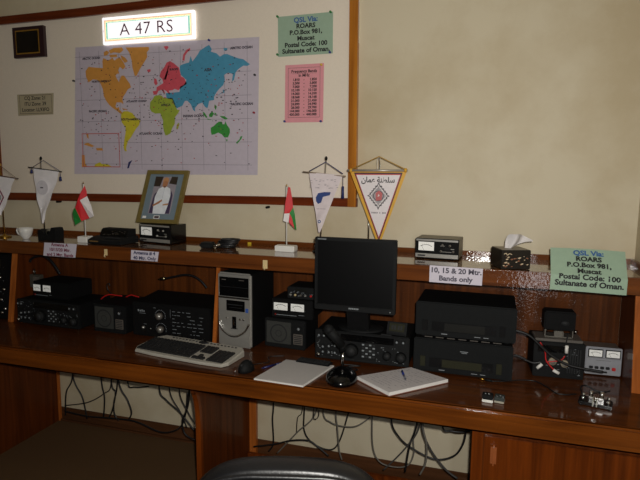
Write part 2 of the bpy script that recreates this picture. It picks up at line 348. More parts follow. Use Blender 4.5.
for k in range(420):
    x = rr.uniform(-.55, .55); z = rr.uniform(.04, .7)
    if k % 3: x = rr.choice([rr.gauss(-.33, .12), rr.gauss(-.02, .1), rr.gauss(.2, .13), rr.gauss(.43, .07)]); z = rr.gauss(.42, .13)
    if not (-.56 < x < .56 and .03 < z < .7): continue
    w = rr.uniform(.002, .0055); h = rr.uniform(.0015, .003)
    wm.rect(x-w, x+w, z-h, z+h, -.002, 10 if rr.random() < .7 else 11)
for s_, px, sz in (('ARCTIC OCEAN', (-0.457, 0.674), .017), ('NORTH AMERICA', (-0.397, 0.54), .0155),
    ('ARCTIC OCEAN', (0.507, 0.683), .018), ('ATLANTIC OCEAN', (-0.159, 0.42), .0155),
    ('PACIFIC OCEAN', (-0.427, 0.369), .017), ('SOUTH AMERICA', (-0.2, 0.318), .017),
    ('INDIAN OCEAN', (0.21, 0.33), .018), ('ATLANTIC OCEAN', (-0.069, 0.235), .018),
    ('PACIFIC OCEAN', (0.507, 0.388), .018), ('EUROPE', (0.092, 0.588), .015), ('ASIA', (0.305, 0.576), .022), ('AFRICA', (0.035, 0.394), .018)):
    wm.text(s_, sz, px[0], px[1], -.0022, 10, bold=.0008)
t = wm.build('world_map', [mat('map_sea', (196,186,198), .55, var=.03), mat('map_orange', (208,146,68), .55, var=.05), mat('map_yellow', (204,190,50), .55), mat('map_pink', (206,82,96), .55),
    mat('map_blue', (74,146,178), .55, var=.06), mat('map_lime', (152,168,58), .55), mat('map_green', (56,142,58), .55), mat('map_red_line', (190,90,90), .55), mat('map_grid', (126,118,134), .6), NAVY,
    mat('map_ink', (52,46,56), .6), mat('map_ink_red', (168,56,62), .6)], None, (MX, YB, MZ))
tag(t, 'large world map poster with coloured continents pinned to the board', 'map')

# ------------------------------------------------------------------ sheets on the board
ADDR = ['ROARS', 'P.O.Box 981,', 'Muscat', 'Postal Code: 100', 'Sultanate of Oman.']
b = MB(); b.xz([(-.149,0),(.149,0),(.150,.204),(-.149,.202)], -.001, 0)
for k, (s_, sz) in enumerate([('QSL Via:', .035), (ADDR[0], .031), (ADDR[1], .031), (ADDR[2], .031), (ADDR[3], .0315), (ADDR[4], .0315)]):
    b.text(s_, sz, .004, .177-.0305*k, -.0016, 2 if k == 0 else 1, bold=.0012, sx=1.06)
t = b.build('address_notice', [GREENP, INK, INKB], None, (-0.923, YB, 2.24)); t.rotation_euler = (0, R(-.6), 0)
tag(t, 'green printed QSL address sheet pinned to the notice board', 'notice')
b = MB(); b.xz([(-.107,-.003),(.106,-.003),(.108,.294),(-.104,.292)], -.001, 0)
band(b, -.088, .088, .022, .277, .0013, -.0014, 1)
b.text('Frequency Bands', .0205, 0, .258, -.0016, 1, bold=.0006); b.text('in MHz', .0205, 0, .237, -.0016, 1, bold=.0006); b.rect(-.07, .07, .2465, .2475, -.0016, 1)
for k, (a, c) in enumerate([('1.810','1.850'),('3.500','3.800'),('7.000','7.200'),('10.100','10.150'),('14.000','14.350'),('18.068','18.168'),('21.000','21.450'),('24.890','24.990'),('28.000','29.700'),('144.000','146.000'),('430.000','440.000')]):
    z = .2155-.0178*k
    b.text(a, .0175, -.024, z, -.0016, 1, 'RIGHT', bold=.0007); b.text('-', .0175, 0, z, -.0016, 1, bold=.0006); b.text(c, .0175, .07, z, -.0016, 1, 'RIGHT', bold=.0007)
t = b.build('frequency_sheet', [PINKP, INK], None, (-0.9279999999999999, YB, 1.902))
tag(t, 'pink frequency table sheet pinned below the green sheet', 'notice')

def pin(px, m, lab):
    b = MB(); b.lathe([(.0045,-.001),(.0055,-.004),(.003,-.007),(.003,-.012),(.006,-.014),(.0055,-.016)], seg=10)
    o = b.build('push_pin', m, None, (px[0], YB, px[1])); o.rotation_euler = (R(-90), 0, 0); o.rotation_euler = (R(90), 0, 0); o.scale = (1,1,-1)
    tag(o, lab, 'push pin', 'push pins on the notice board')
PB = mat('pin_blue', (40,50,130), .4); PG = mat('pin_green', (30,120,50), .4); PK = mat('pin_black', (30,30,36), .4); PY = mat('pin_yellow', (220,180,60), .4); PR = mat('pin_red', (150,30,50), .4)
for px, m, lab in (((-1.471, 2.345), PB, 'blue push pin on top edge of the world map'), ((-1.203, 2.151), PK, 'black push pin on right edge of the world map'), ((-1.209, 1.954), PR, 'dark red push pin on right edge of the world map'),
    ((-2.373, 2.163), PK, 'black push pin on left edge of the world map'), ((-1.073, 2.44), PG, 'dark green push pin at top left corner of green sheet'), ((-0.786, 2.443), PG, 'green push pin at top right corner of green sheet'),
    ((-1.073, 2.249), PG, 'green push pin at bottom left corner of green sheet'), ((-0.787, 2.246), PB, 'blue push pin at bottom right corner of green sheet'), ((-0.832, 2.187), PY, 'yellow push pin at top right of the pink sheet'),
    ((-1.033, 1.905), PB, 'blue push pin at bottom left of the pink sheet'), ((-0.832, 1.902), PB, 'blue push pin at bottom right of the pink sheet')): pin(px, m, lab)

# ------------------------------------------------------------------ hutch shelf over the desk
h = thing('desk_hutch', 'long wooden hutch shelf above the desk with veneered back panel', 'shelf unit', (-1.6, 0, ZD))
def hx(x): return x+1.6
MB().box(hx(-4.2), hx(XR-.002), YS+.012, -.002, ZSB-ZD+.012, 1.236-ZD, bev=.002).build('shelf_board', W_STOP, h)
MB().box(hx(-4.2), hx(XR-.002), YS, YS+.014, ZSB-ZD, 1.236-ZD, bev=.003).build('shelf_edge', W_SHELF, h)
MB().box(hx(-4.2), hx(XR-.002), -.018, -.002, 1.236-ZD, 1.2608-ZD, bev=.002).build('upstand', W_SHELF, h)
MB().box(hx(XR-.020), hx(XR-.002), YS, -.018, 1.236-ZD, 1.2608-ZD, bev=.002).build('upstand', W_SHELF, h)
MB().box(hx(-4.2), hx(.63), -.016, -.003, .001, ZSB-ZD).build('back_panel', W_BACK, h)
for x0, x1 in ((-2.684,-2.652), (-1.329,-1.309), (.63,.668)):
    MB().prism([(-.018,0),(-.292,0),(-.228,ZSB-ZD),(-.018,ZSB-ZD)], 'x', hx(x0), hx(x1)).build('side_panel', W_PANEL, h)
    MB().prism([(-.293,0.001),(-.304,0.001),(-.240,ZSB-ZD),(-.229,ZSB-ZD)], 'x', hx(x0), hx(x1)).build('front_lipping', W_LIP, h)

# ------------------------------------------------------------------ desk
d = thing('desk', 'long built-in wooden desk with glossy brown worktop', 'desk', (-1.6, 0, 0))
MB().box(hx(-4.2), hx(XR-.002), YD+.02, -.003, ZD-.04, ZD).build('worktop', W_DESK, d)
MB().box(hx(-4.2), hx(XR-.002), YD, YD+.022, ZDB, ZD, bev=.011, seg=4).build('edge_band', W_EDGE, d)
MB().box(hx(-2.645), hx(-2.609), -.62, -.03, 0, ZD-.04).build('side_panel', W_PANEL, d)
MB().box(hx(-2.62), hx(-2.597), -.03, -.0145, .0, ZD-.04).build('rear_batten', W_LIP, d)
# middle panel with its front edge scooped back below the worktop
arc = [(-.65, ZD-.04), (-.65,.62)] + [(-.65+.048*math.sin(R(a)), .62-.20*(1-math.cos(R(a)))) for a in (20,40,60,75,90)] + [(-.600,.2),(-.598,0),(-.02,0),(-.02,ZD-.04)]
MB().prism(arc, 'x', hx(-1.257), hx(-1.237)).build('divider_panel', W_PANEL, d)
n = len(arc); b = MB()
for i in range(1, 9):
    p, q = arc[i], arc[min(i+1, 8)]
    if p == q: break
    b.poly([(hx(-1.259), p[0]-.004, p[1]), (hx(-1.234), p[0]-.004, p[1]), (hx(-1.234), q[0]-.004, q[1]), (hx(-1.259), q[0]-.004, q[1])])
    b.poly([(hx(-1.234), p[0]-.004, p[1]), (hx(-1.234), p[0]+.016, p[1]), (hx(-1.234), q[0]+.016, q[1]), (hx(-1.234), q[0]-.004, q[1])])
b.build('divider_edge', W_DOOR, d)
MB().box(hx(-1.237), hx(-1.196), -.045, -.02, 0, ZD-.04).build('rear_batten', W_LIP, d)
MB().box(hx(-1.237), hx(-.004), -.075, -.055, 0, .03, bev=.002).build('foot_rail', W_DOOR, d)
MB().box(hx(-2.597), hx(-1.257), -.030, -.0145, 0, .012, bev=.002).build('foot_rail', W_SKIRT, d)

# pedestal cabinet under the right end
c = thing('pedestal_cabinet', 'wooden cabinet under the right end of the desk', 'cabinet', (.340, -.63, 0))
MB().box(-.342, .328, .002, .60, .0, ZDB-.001).build('carcass', W_PANEL, c)
MB().box(-.342, -.300, -.004, .002, .0, ZDB-.001, bev=.001).build('front_stile', W_DOOR, c)
MB().box(-.300, .328, -.004, .002, .6225, ZDB-.001, bev=.001).build('front_rail', W_DOOR, c)
dr = MB().box(-.293, .324, -.008, .0015, .02, .615, bev=.002).build('door', W_DOOR, c)
b = MB(); b.box(-.270, -.247, -.030, -.0085, .500, .588, bev=.009, seg=4); b.build('handle', mat('brown_handle', (150,84,46), .25), dr)

# ------------------------------------------------------------------ common equipment parts
def shell(t, w, dp, hh, z0=0, m=BLK, bev=.004, name='case', y0=.012):
    return MB().box(-w/2, w/2, y0, dp, z0, z0+hh, bev=bev).build(name, m, t)
def feet(t, w, dp, hh, m=BLK2, r=.011, ys=None):
    for sx in (-1, 1):
        for y in (ys or (.03, dp-.03)):
            MB().cyl((sx*(w/2-.035), y, 0), (sx*(w/2-.035), y, hh), r, seg=12).build('foot', m, t)
def knob(t, x, z, r, y=-.0, m=GLOSS, dep=.018, cap=None):
    b = MB(); b.cyl((x, y, z), (x, y-dep, z), r, 0, 20, r*.9)
    b.cyl((x, y-dep, z), (x, y-dep-.001, z), r*.62, 1 if cap else 0, 16)
    b.box(x-.0008, x+.0008, y-dep-.0016, y-dep-.0005, z+r*.1, z+r*.8, 1 if cap else 0)
    return b.build('knob', [m, cap or m], t)
def meter(t, x0, x1, z0, z1, y=-.001, m=METER):
    b = MB(); b.box(x0-.004, x1+.004, y-.004, y, z0-.004, z1+.004, 2, bev=.001)
    b.rect(x0, x1, z0, z1, y-.0045, 0)
    cx = (x0+x1)/2; w = x1-x0
    b.ring(cx, z0-w*.25, w*.62, w*.645, y-.0049, 1, 10, 55, 125)
    for k in range(7):
        a = R(58+64*k/6); p, q = w*.62, w*.70
        b.xz([(cx+p*math.cos(a)-.0004, z0-w*.25+p*math.sin(a)), (cx+p*math.cos(a)+.0004, z0-w*.25+p*math.sin(a)), (cx+q*math.cos(a)+.0004, z0-w*.25+q*math.sin(a)), (cx+q*math.cos(a)-.0004, z0-w*.25+q*math.sin(a))], y-.0049, 1)
    a = R(118); p, q = w*.3, w*.68
    b.xz([(cx+p*math.cos(a)-.0005, z0-w*.25+p*math.sin(a)), (cx+p*math.cos(a)+.0005, z0-w*.25+p*math.sin(a)), (cx+q*math.cos(a)+.0004, z0-w*.25+q*math.sin(a)), (cx+q*math.cos(a)-.0004, z0-w*.25+q*math.sin(a))], y-.005, 1)
    return b.build('meter', [m, INK, BLK], t)
def specks(b, x0, x1, z0, z1, y, m, n, rnd, w=(.002,.006), hgt=(.0008,.0016)):
    for k in range(n):
        x = rnd.uniform(x0, x1); z = rnd.uniform(z0, z1); a = rnd.uniform(*w); c_ = rnd.uniform(*hgt)
        b.rect(x-a, x+a, z-c_, z+c_, y, m)

# --- big transceivers (left one and the one under the monitor)
def transceiver(t, seed, big):
    w, hh, dp = .45, .138, .265
    rnd = random.Random(seed)
    shell(t, w, dp, hh, .015, BLK, .005)
    b = MB(); b.box(-w/2-.002, w/2+.002, 0, .014, .013, .155, 0, bev=.004)
    b.rect(-.10, .155, .112, .145, -.0006, 2)                 # display window
    specks(b, -.215, -.09, .03, .145, -.0007, 1, 26, rnd, (.001,.004))
    for i in range(4):
        for j in range(5): b.rect(.005+.017*i, .016+.017*i, .04+.0145*j, .0475+.0145*j, -.0008, 3 if (i+j) % 2 else 1)
    specks(b, .075, .215, .025, .10, -.0007, 1, 22, rnd, (.001,.004))
    b.rect(-.2, .2, .022, .0232, -.0007, 3)
    b.build('front_panel', [BLK2, PRINT, GLOSS, BLK3], t)
    knob(t, -.045, .068, .034, 0, BLK2, .026, BLK3)
    knob(t, .125, .060, .021, 0, BLK2, .018, BLK3); knob(t, .19, .058, .026, 0, BLK2, .018, BLK3)
    for x, z in ((-.205,.13),(-.18,.13),(.17,.132),(.2,.132),(-.125,.05),(-.155,.05),(-.185,.075),(-.155,.08),(-.185,.05),(-.125,.085)): knob(t, x, z, .008, 0, BLK3, .012, PRINT)
    b = MB(); b.cyl((-.208, 0, .034), (-.208, -.014, .034), .009, 0, 12); b.build('jack_plug', CHROME, t)
    feet(t, w, dp, .016, CHROME if big else BLK2, .008)
t = thing('radio_transceiver', 'wide black transceiver at left with twin meter box on top', 'radio', (-2.366, -.328, ZD), -2)
transceiver(t, 5, True)
t = thing('radio_transceiver', 'wide black transceiver with many knobs under the flat monitor', 'radio', (-.525, -.342, ZD), 0)
transceiver(t, 9, True)

# --- twin meter boxes
def twin_meter(t, w, hh, dp, ms):
    shell(t, w, dp, hh, .006, BLK, .004)
    b = MB(); b.box(-w/2, w/2, 0, .013, .004, hh+.006, 0, bev=.003); b.rect(ms[0][0]+.01, ms[1][0]+.03, .017, .0195, -.0006, 1); b.rect(ms[1][0]+.04, ms[1][1], .022, .024, -.0006, 1); b.build('front_panel', [BLK, PRINT], t)
    for a, c_ in ms: meter(t, a, c_, hh*.46, hh*.86)
    b = MB(); b.cyl((ms[0][0]+.008, 0, .02), (ms[0][0]+.008, -.005, .02), .005, 0, 10); b.build('indicator', mat('indicator_red', (130,26,20), .3), t)
    feet(t, w, dp, .007, BLK2, .009)
t = thing('power_meter_box', 'black twin meter box standing on the left transceiver', 'meter', (-2.385, -.275, .889), -3)
twin_meter(t, .262, .094, .19, [(-.125,-.07),(-.052,.006)])
t = thing('power_meter_box', 'black twin meter box standing on speaker beside computer tower', 'meter', (-.918, -.215, .888), -1)
twin_meter(t, .225, .096, .18, [(-.098,-.022),(-.004,.068)])

# --- extension speakers
def speaker(t, w, hh, dp):
    shell(t, w, dp, hh, .004, BLK, .004)
    b = MB(); b.box(-w/2, w/2, 0, .013, .002, hh+.004, 0, bev=.004)
    b.build('front_panel', [BLK2], t)
    gx0, gx1 = -w/2+.012, w/2-.075
    b = MB(); b.box(gx0, gx1, -.004, 0, .025, hh-.008, 0, bev=.002)
    cx, cz = (gx0+gx1)/2, hh*.53; r = min(gx1-gx0, hh-.04)*.44
    b.ring(cx, cz, r*.86, r, -.0046, 1, 28); b.ring(cx, cz, r*.30, r*.36, -.0046, 1, 20)
    b.build('grille', [GRILLE, BLK3], t)
    b = MB(); b.box(gx1+.012, w/2-.012, -.004, 0, .03, .085, 1, bev=.001)
    for k in range(5): b.rect(gx1+.016, w/2-.016, .036+.0095*k, .041+.0095*k, -.0045, 0)
    b.build('filter_buttons', [BLK3, DGREY], t)
    knob(t, (gx1+w/2)/2+.006, hh-.035, .011, 0, BLK3, .012, PRINT)
    feet(t, w, dp, .005, BLK2, .01)
t = thing('loudspeaker', 'black box loudspeaker between left transceiver and wide black tuner', 'speaker', (-1.972, -.295, ZD), -2)
speaker(t, .215, .156, .24)
t = thing('loudspeaker', 'black box loudspeaker right of computer tower under twin meters', 'speaker', (-.952, -.232, ZD), -4)
speaker(t, .228, .15, .19)

# --- antenna switch with its cable
t = thing('antenna_switch', 'small grey switch box with silver connectors at left panel', 'switch box', (-2.565, -.20, ZD+.1565), 0)
MB().box(-.045, .035, 0, .03, .04, .118, bev=.003).build('case', mat('aged_grey', (70,66,58), .5), t)
MB().box(-.01, .028, -.010, 0, .062, .108, bev=.002).build('cover', DGREY, t)
MB().box(-.03, .02, .010, .028, 0, .042, bev=.002).build('bracket', BLK, t)
for x, z0, z1 in ((-.012,.118,.152),(-.020,.004,.04),(.006,.008,.04)):
    b = MB(); b.cyl((x, .006, z0), (x, .006, z1), .0065, 0, 12); b.cyl((x, .006, (z0+z1)/2-.005), (x, .006, (z0+z1)/2+.005), .0085, 0, 6); b.build('connector', CHROME, t)
tag(MB().tube([(-2.604, -0.194, 1.083), (-2.596, -0.194, 1.099), (-2.564, -0.194, 1.116), (-2.512, -0.194, 1.127), (-2.461, -0.194, 1.109), (-2.42, -0.194, 1.07), (-2.387, -0.194, 1.024)], .0075).build('coaxial_cable', CBLK), 'thick black cable arching from switch box to left meter box', 'cable')

# --- wide tuner
t = thing('antenna_tuner', 'wide black tuner with dial scales behind the keyboard', 'radio', (-1.588, -.285, ZD), -1)
MB().prism([(.012,.004),(.012,.185),(.06,.189),(.24,.205),(.25,.2),(.25,.004)], 'x', -.238, .238).build('case', BLK, t)
b = MB(); b.box(-.242, .242, 0, .014, .002, .19, 0, bev=.004); rnd = random.Random(11)
def dial(x, z, r):
    for k in range(15):
        a = R(-20+220*k/14); p, q = r, r*1.18
        ca, sa = math.cos(a), math.sin(a)
        b.xz([(x+p*ca-.0012*sa, z+p*sa+.0012*ca), (x+p*ca+.0012*sa, z+p*sa-.0012*ca), (x+q*ca+.0012*sa, z+q*sa-.0012*ca), (x+q*ca-.0012*sa, z+q*sa+.0012*ca)], -.0007, 1)
dial(-.062, .125, .029); dial(-.058, .052, .029)
for r_ in range(7):
    x = .012
    z = .155-.0195*r_
    while x < .205:
        w_ = rnd.uniform(.008, .03)
        if rnd.random() < .6: b.rect(x, x+w_, z-.001, z+.0012, -.0007, 1)
        x += w_+rnd.uniform(.004, .016)
for k in range(4): b.rect(-.205+.012*k, -.205+.012*k+.008, .138, .15-.003*(k % 2), -.0007, 1)
b.rect(-.195, -.155, .129, .131, -.0007, 1); b.rect(-.17, -.15, .07, .0715, -.0007, 1); b.rect(-.105, -.09, .165, .167, -.0007, 1)
b.rect(.0, .0012, .12, .165, -.0007, 1)
b.build('front_panel', [BLK, PRINT], t)
for x, z in ((-.062,.125),(-.058,.052)): knob(t, x, z, .020, 0, DGREY, .022, SILV)
knob(t, -.168, .052, .008, 0, SILV, .014, CHROME); knob(t, -.118, .05, .004, 0, CHROME, .012, CHROME)
for x in (.05, .1, .15, .2): knob(t, x, .022, .006, 0, BLK2, .012, BLK3)
feet(t, .48, .25, .005, BLK2, .01)
ct = [(-1.709, -0.13, 1.031), (-1.65, -0.13, 1.046), (-1.592, -0.13, 1.059), (-1.536, -0.13, 1.057), (-1.486, -0.13, 1.032), (-1.45, -0.13, 0.995)]
t = thing('coaxial_cable', 'loose black cable with metal plug arching above the wide tuner', 'cable', ct[0])
rel = [tuple(a-q for a, q in zip(p, ct[0])) for p in ct]
MB().tube(rel, .006).build('sheath', CBLK, t)
b = MB(); b.cyl((-.004,0,.0), (-.036,0,-.006), .009, 0, 12); b.cyl((-.036,0,-.006), (-.05,0,-.008), .004, 0, 10); b.build('plug', mat('plug_metal', (150,140,110), .25, metal=1), t)
tag(MB().tube([(-2.123, -0.17, 0.887), (-2.094, -0.17, 0.908), (-2.059, -0.17, 0.919), (-2.018, -0.17, 0.918), (-1.977, -0.17, 0.917)], .0035).build('red_wire', CRED), 'thin red wire lying on top of the left loudspeaker', 'wire')
tag(MB().tube([(-2.085, -0.12, 0.909), (-2.112, -0.12, 0.932), (-2.117, -0.12, 0.962), (-2.103, -0.12, 0.972), (-2.097, -0.12, 0.957)], .0028).build('wire_loop', CBLK), 'thin black wire loop standing above the left loudspeaker', 'wire')
tag(MB().tube([(-2.003, -0.1, 0.893), (-1.968, -0.1, 0.908), (-1.94, -0.1, 0.904), (-1.913, -0.1, 0.9)], .0035).build('red_wire', CRED), 'short red wire at top left corner of the wide tuner', 'wire')

# --- far left equipment
t = thing('equipment_rack', 'black equipment rack past the left panel with small lights', 'rack', (-2.94, -.27, ZD))
shell(t, .48, .25, .395, .004, BLK, .004)
b = MB(); b.box(-.24, .24, 0, .013, .004, .2, 0, bev=.003); b.box(-.24, .24, 0, .013, .203, .398, 0, bev=.003); rnd = random.Random(4)
specks(b, -.2, .225, .03, .18, -.0007, 1, 40, rnd, (.001,.003)); specks(b, -.2, .225, .23, .37, -.0007, 1, 30, rnd, (.001,.003))
b.rect(.02, .2, .32, .37, -.0007, 2)
b.build('front_panel', [BLK, PRINT, GLOSS], t)
for x, z in ((.19,.125),(.215,.07),(.19,.045),(.215,.19),(.19,.26),(.14,.1)): knob(t, x, z, .009, 0, CHROME, .012, CHROME)
feet(t, .48, .25, .005, BLK2, .01)

# ------------------------------------------------------------------ keyboard
KP = [(-1.635, -0.539), (-1.083, -0.594), (-1.122, -0.382), (-1.67, -0.3)]
kx = sum(p[0] for p in KP)/4; ky = sum(p[1] for p in KP)/4
ang = math.degrees(math.atan2(KP[1][1]-KP[0][1]+KP[2][1]-KP[3][1], KP[1][0]-KP[0][0]+KP[2][0]-KP[3][0]))
t = thing('computer_keyboard', 'light grey multimedia keyboard with dark keys on the desk', 'keyboard', (kx, ky, ZD), ang)
kl = [Matrix.Rotation(-R(ang), 2) @ Vector((p[0]-kx, p[1]-ky)) for p in KP]
kw = (kl[1].x-kl[0].x+kl[2].x-kl[3].x)/2; kd = (kl[2].y-kl[1].y+kl[3].y-kl[0].y)/2
hw, hd = kw/2, kd/2
def kbo(sx, sy):   # outline with bowed front and angled back
    return [(-hw*sx,-hd*.62*sy),(-hw*.93*sx,-hd*.9*sy),(-hw*.5*sx,-hd*1.0*sy),(hw*.5*sx,-hd*1.0*sy),(hw*.93*sx,-hd*.92*sy),(hw*sx,-hd*.6*sy),(hw*.99*sx,hd*.7*sy),(hw*.9*sx,hd*.98*sy),(hw*.4*sx,hd*1.0*sy),(-hw*.4*sx,hd*1.0*sy),(-hw*.82*sx,hd*.98*sy),(-hw*.97*sx,hd*.55*sy)]
def kz(y): return .014+.022*(y+hd)/(2*hd)
o1 = kbo(1, 1); o2 = kbo(.985, .955); nn = len(o1)
b = MB(); vs = [(x, y, .002) for x, y in o1]+[(x, y, kz(y)-.006) for x, y in o1]+[(x, y, kz(y)) for x, y in o2]
b.add(vs, [list(range(nn))[::-1], list(range(2*nn, 3*nn))]+[(i+k*nn, (i+1) % nn+k*nn, (i+1) % nn+(k+1)*nn, i+(k+1)*nn) for k in (0, 1) for i in range(nn)], 0)
b.build('shell', KBD, t)
b = MB()
def key(x0, x1, y0, y1):
    za, zb = kz(y0)+.0075, kz(y1)+.0075; g = .0022
    lo = [(x0,y0,kz(y0)-.001),(x1,y0,kz(y0)-.001),(x1,y1,kz(y1)-.001),(x0,y1,kz(y1)-.001)]; hi = [(x0+g,y0+g,za),(x1-g,y0+g,za),(x1-g,y1-g,zb),(x0+g,y1-g,zb)]
    b.add(lo+hi, [(4,5,6,7),(0,1,5,4),(1,2,6,5),(2,3,7,6),(3,0,4,7)], 0)
X0 = -hw*.93; kwid = hw*1.86; main = kwid*.63; rowh = hd*1.28/6; Y0 = -hd*.80
for r_ in range(6):
    y0 = Y0+rowh*r_; nk = [8, 12, 13, 14, 15, 16][r_]; cell = main/nk
    for k in range(nk):
        if r_ == 0 and 3 < k < 7 : continue
        key(X0+cell*k+.0008, X0+cell*(k+1)-.0008, y0+.0008, y0+rowh-.0008)
    if r_ == 0: key(X0+cell*4+.0008, X0+cell*7-.0008, y0+.0008, y0+rowh-.0008)
    for k in range(3):
        if r_ in (2, 5) and r_ == 2: continue
        if r_ == 1 and k != 1: continue
        cx = X0+main+kwid*.02+kwid*.046*k; key(cx, cx+kwid*.046-.0015, y0+.0008, y0+rowh-.0008)
    if r_ < 5:
        for k in range(4):
            cx = X0+main+kwid*.185+kwid*.046*k; key(cx, cx+kwid*.046-.0015, y0+.0008, y0+rowh-.0008)
b.build('keys', KEY, t)
b = MB(); b.lathe([(.0,-.002),(1,-.002),(1,.003),(.8,.005),(0,.005)], (0,0,0), 0, 24, .03, .014)
for v in b.bm.verts: v.co.y += hd*.78; v.co.x += hw*.1; v.co.z = v.co.z+kz(hd*.78)
for k in range(8):
    for sx in (-1, 1):
        cx = hw*.1+sx*(.045+.021*k)
        if abs(cx) < hw*.86: b.lathe([(0,-.002),(.0065,-.002),(.0065,.002),(.004,.003),(0,.003)], (cx, hd*.80, kz(hd*.8)), 0, 10, 1.1, .7)
b.build('media_buttons', KEY, t)

# ------------------------------------------------------------------ computer tower
t = thing('computer_tower', 'silver fronted black computer tower under the shelf', 'computer', (-1.202, -.300, ZD), -4)
TW, TH = .194, .392
MB().box(-TW/2+.002, TW/2-.002, .022, .27, 0.003, TH-.004, bev=.002).build('case', BLK, t)
b = MB(); b.box(-TW/2, TW/2, 0, .022, .002, TH, 0, bev=.009, seg=3)
b.rect(-TW/2+.02, TW/2-.02, .0, .0, -.001, 0)
b.build('front_bezel', [SILV], t)
b = MB(); b.box(-TW/2+.012, TW/2-.012, -.003, 0, TH-.122, TH-.022, 0, bev=.002)
b.rect(-TW/2+.014, TW/2-.014, TH-.073, TH-.0715, -.0034, 1); b.rect(-.07, -.045, TH-.038, TH-.034, -.0034, 2); b.rect(.03, .06, TH-.036, TH-.033, -.0034, 2)
b.build('drive_bay', [GLOSS, BLK3, DGREY], t)
b = MB(); b.box(-TW/2+.006, TW/2-.006, -.007, 0, TH-.133, TH-.124, 0, bev=.003); b.build('trim_bar', CHROME, t)
b = MB(); b.box(-.045, .062, -.002, 0, TH-.198, TH-.142, 0, bev=.002); b.box(-.038, .05, -.004, -.002, TH-.166, TH-.162, 1); b.rect(-.03, .045, TH-.18, TH-.178, -.0026, 1); b.build('floppy_drive', [GLOSS, BLK3], t)
MB().box(.066, .082, -.002, 0, TH-.2, TH-.178).build('sticker', mat('blue_sticker', (60,90,160), .4), t)
b = MB(); b.box(-.012, .012, -.003, 0, TH-.292, TH-.227, 0, bev=.002); b.box(-.006, .006, -.007, -.003, TH-.272, TH-.24, 1, bev=.002); b.build('power_button', [GLOSS, CHROME], t)
for x in (-.043, .035, .055): MB().cyl((x, 0, TH-.238), (x, -.004, TH-.238), .0055, 0, 12).build('button', CHROME, t)
b = MB(); pts = [(-.088, -.006, .135), (-.066, -.010, .095), (-.03, -.012, .07), (0, -.012, .064), (.03, -.012, .07), (.066, -.010, .095), (.088, -.006, .135)]
b.tube(pts, .0055); b.build('smile_trim', CHROME, t)
MB().rect(-.02, .02, .1, .104, -.0015).build('model_badge', BLK3, t)
for sx in (-1, 1):
    for y in (.04, .24): MB().cyl((sx*.07, y, 0), (sx*.07, y, .005), .01, seg=10).build('foot', BLK2, t)

# mouse in front of the tower
t = thing('computer_mouse', 'small rounded black mouse in front of the computer tower', 'mouse', (-1.008, -.580, ZD), -12)
b = MB(); b.sph((0,0,.0), .036, 0, (.92, 1.25, 1.45), 20)
for v in b.bm.verts: v.co.z = max(v.co.z, .001)
b.build('body', BLK2, t)
MB().cyl((-.004, -.034, .036), (.004, -.034, .036), .007, seg=12).build('scroll_wheel', BLK3, t)
MB().tube([(0,.042,.008),(-.01,.08,.004),(.03,.14,.004),(-.01,.2,.004),(.05,.25,.004)], .0022).build('lead', CBLK, t)

# small radio on the twin meter box
t = thing('small_radio', 'small black radio topping the stack beside computer tower', 'radio', (-.872, -.205, .991), -1)
shell(t, .15, .16, .058, .006, BLK, .003)
b = MB(); b.box(-.075, .075, 0, .013, .004, .064, 0, bev=.003); rnd = random.Random(8); specks(b, -.065, .068, .015, .045, -.0007, 1, 20, rnd, (.001,.005)); b.rect(-.03, .03, .04, .056, -.0006, 2)
b.build('front_panel', [BLK2, PRINT, DLENS], t)
for x, m in ((-.055,SILV),(-.03,CREAM),(.0,DGREY),(.025,SILV),(.055,REDL)): knob(t, x, .024, .006, 0, m, .01, m)
feet(t, .15, .16, .007, BLK2, .006)

# ------------------------------------------------------------------ monitor
t = thing('flat_monitor', 'black flat monitor standing on the middle transceiver', 'monitor', (-0.544, -.425, .8885))
b = MB(); b.lathe([(0,0),(.10,0),(.10,.006),(.094,.011),(.045,.017),(0,.018)], (0, .165, 0), 0, 32, 1.12, .84); b.build('stand_base', BLK2, t)
MB().prism([(.10,.014),(.145,.014),(.085,.19),(.045,.19)], 'x', -.052, .052).build('stand_neck', BLK, t)
zb, zt = 1.011-.8885, 1.347-.8885
b = MB(); W2 = .188; bw = .014
b.box(-W2, W2, .0, .03, zb, zb+.026, 0, bev=.003); b.box(-W2, W2, .0, .03, zt-bw, zt, 0, bev=.003)
b.box(-W2, -W2+bw, .0, .03, zb+.02, zt-.01, 0, bev=.003); b.box(W2-bw, W2, .0, .03, zb+.02, zt-.01, 0, bev=.003)
b.build('bezel', BLK2, t)
MB().box(-W2+.01, W2-.01, .006, .028, zb+.02, zt-.01).build('screen', SCREEN, t)
b = MB(); b.prism([(.028,zb+.01),(.028,zt-.01),(.038,zt-.02),(.042,.262),(.07,.22),(.07,zb+.05),(.045,zb+.03)], 'x', -W2+.015, W2-.015); b.build('back_cover', BLK2, t)
b = MB(); [b.rect(-W2+.014+.006*k, -W2+.0185+.006*k, zt-.010, zt-.005, -.0006, 0) for k in range(7)]; b.build('model_print', PRINT, t)
b = MB()
for k in range(6): b.rect(-.024+.008*k, -.018+.008*k, zb+.011, zb+.018, -.0006)
b.build('maker_badge', PRINT, t)
MB().cyl((W2-.022, 0, zb+.012), (W2-.022, -.002, zb+.012), .003, seg=10).build('power_light', PRINT, t)

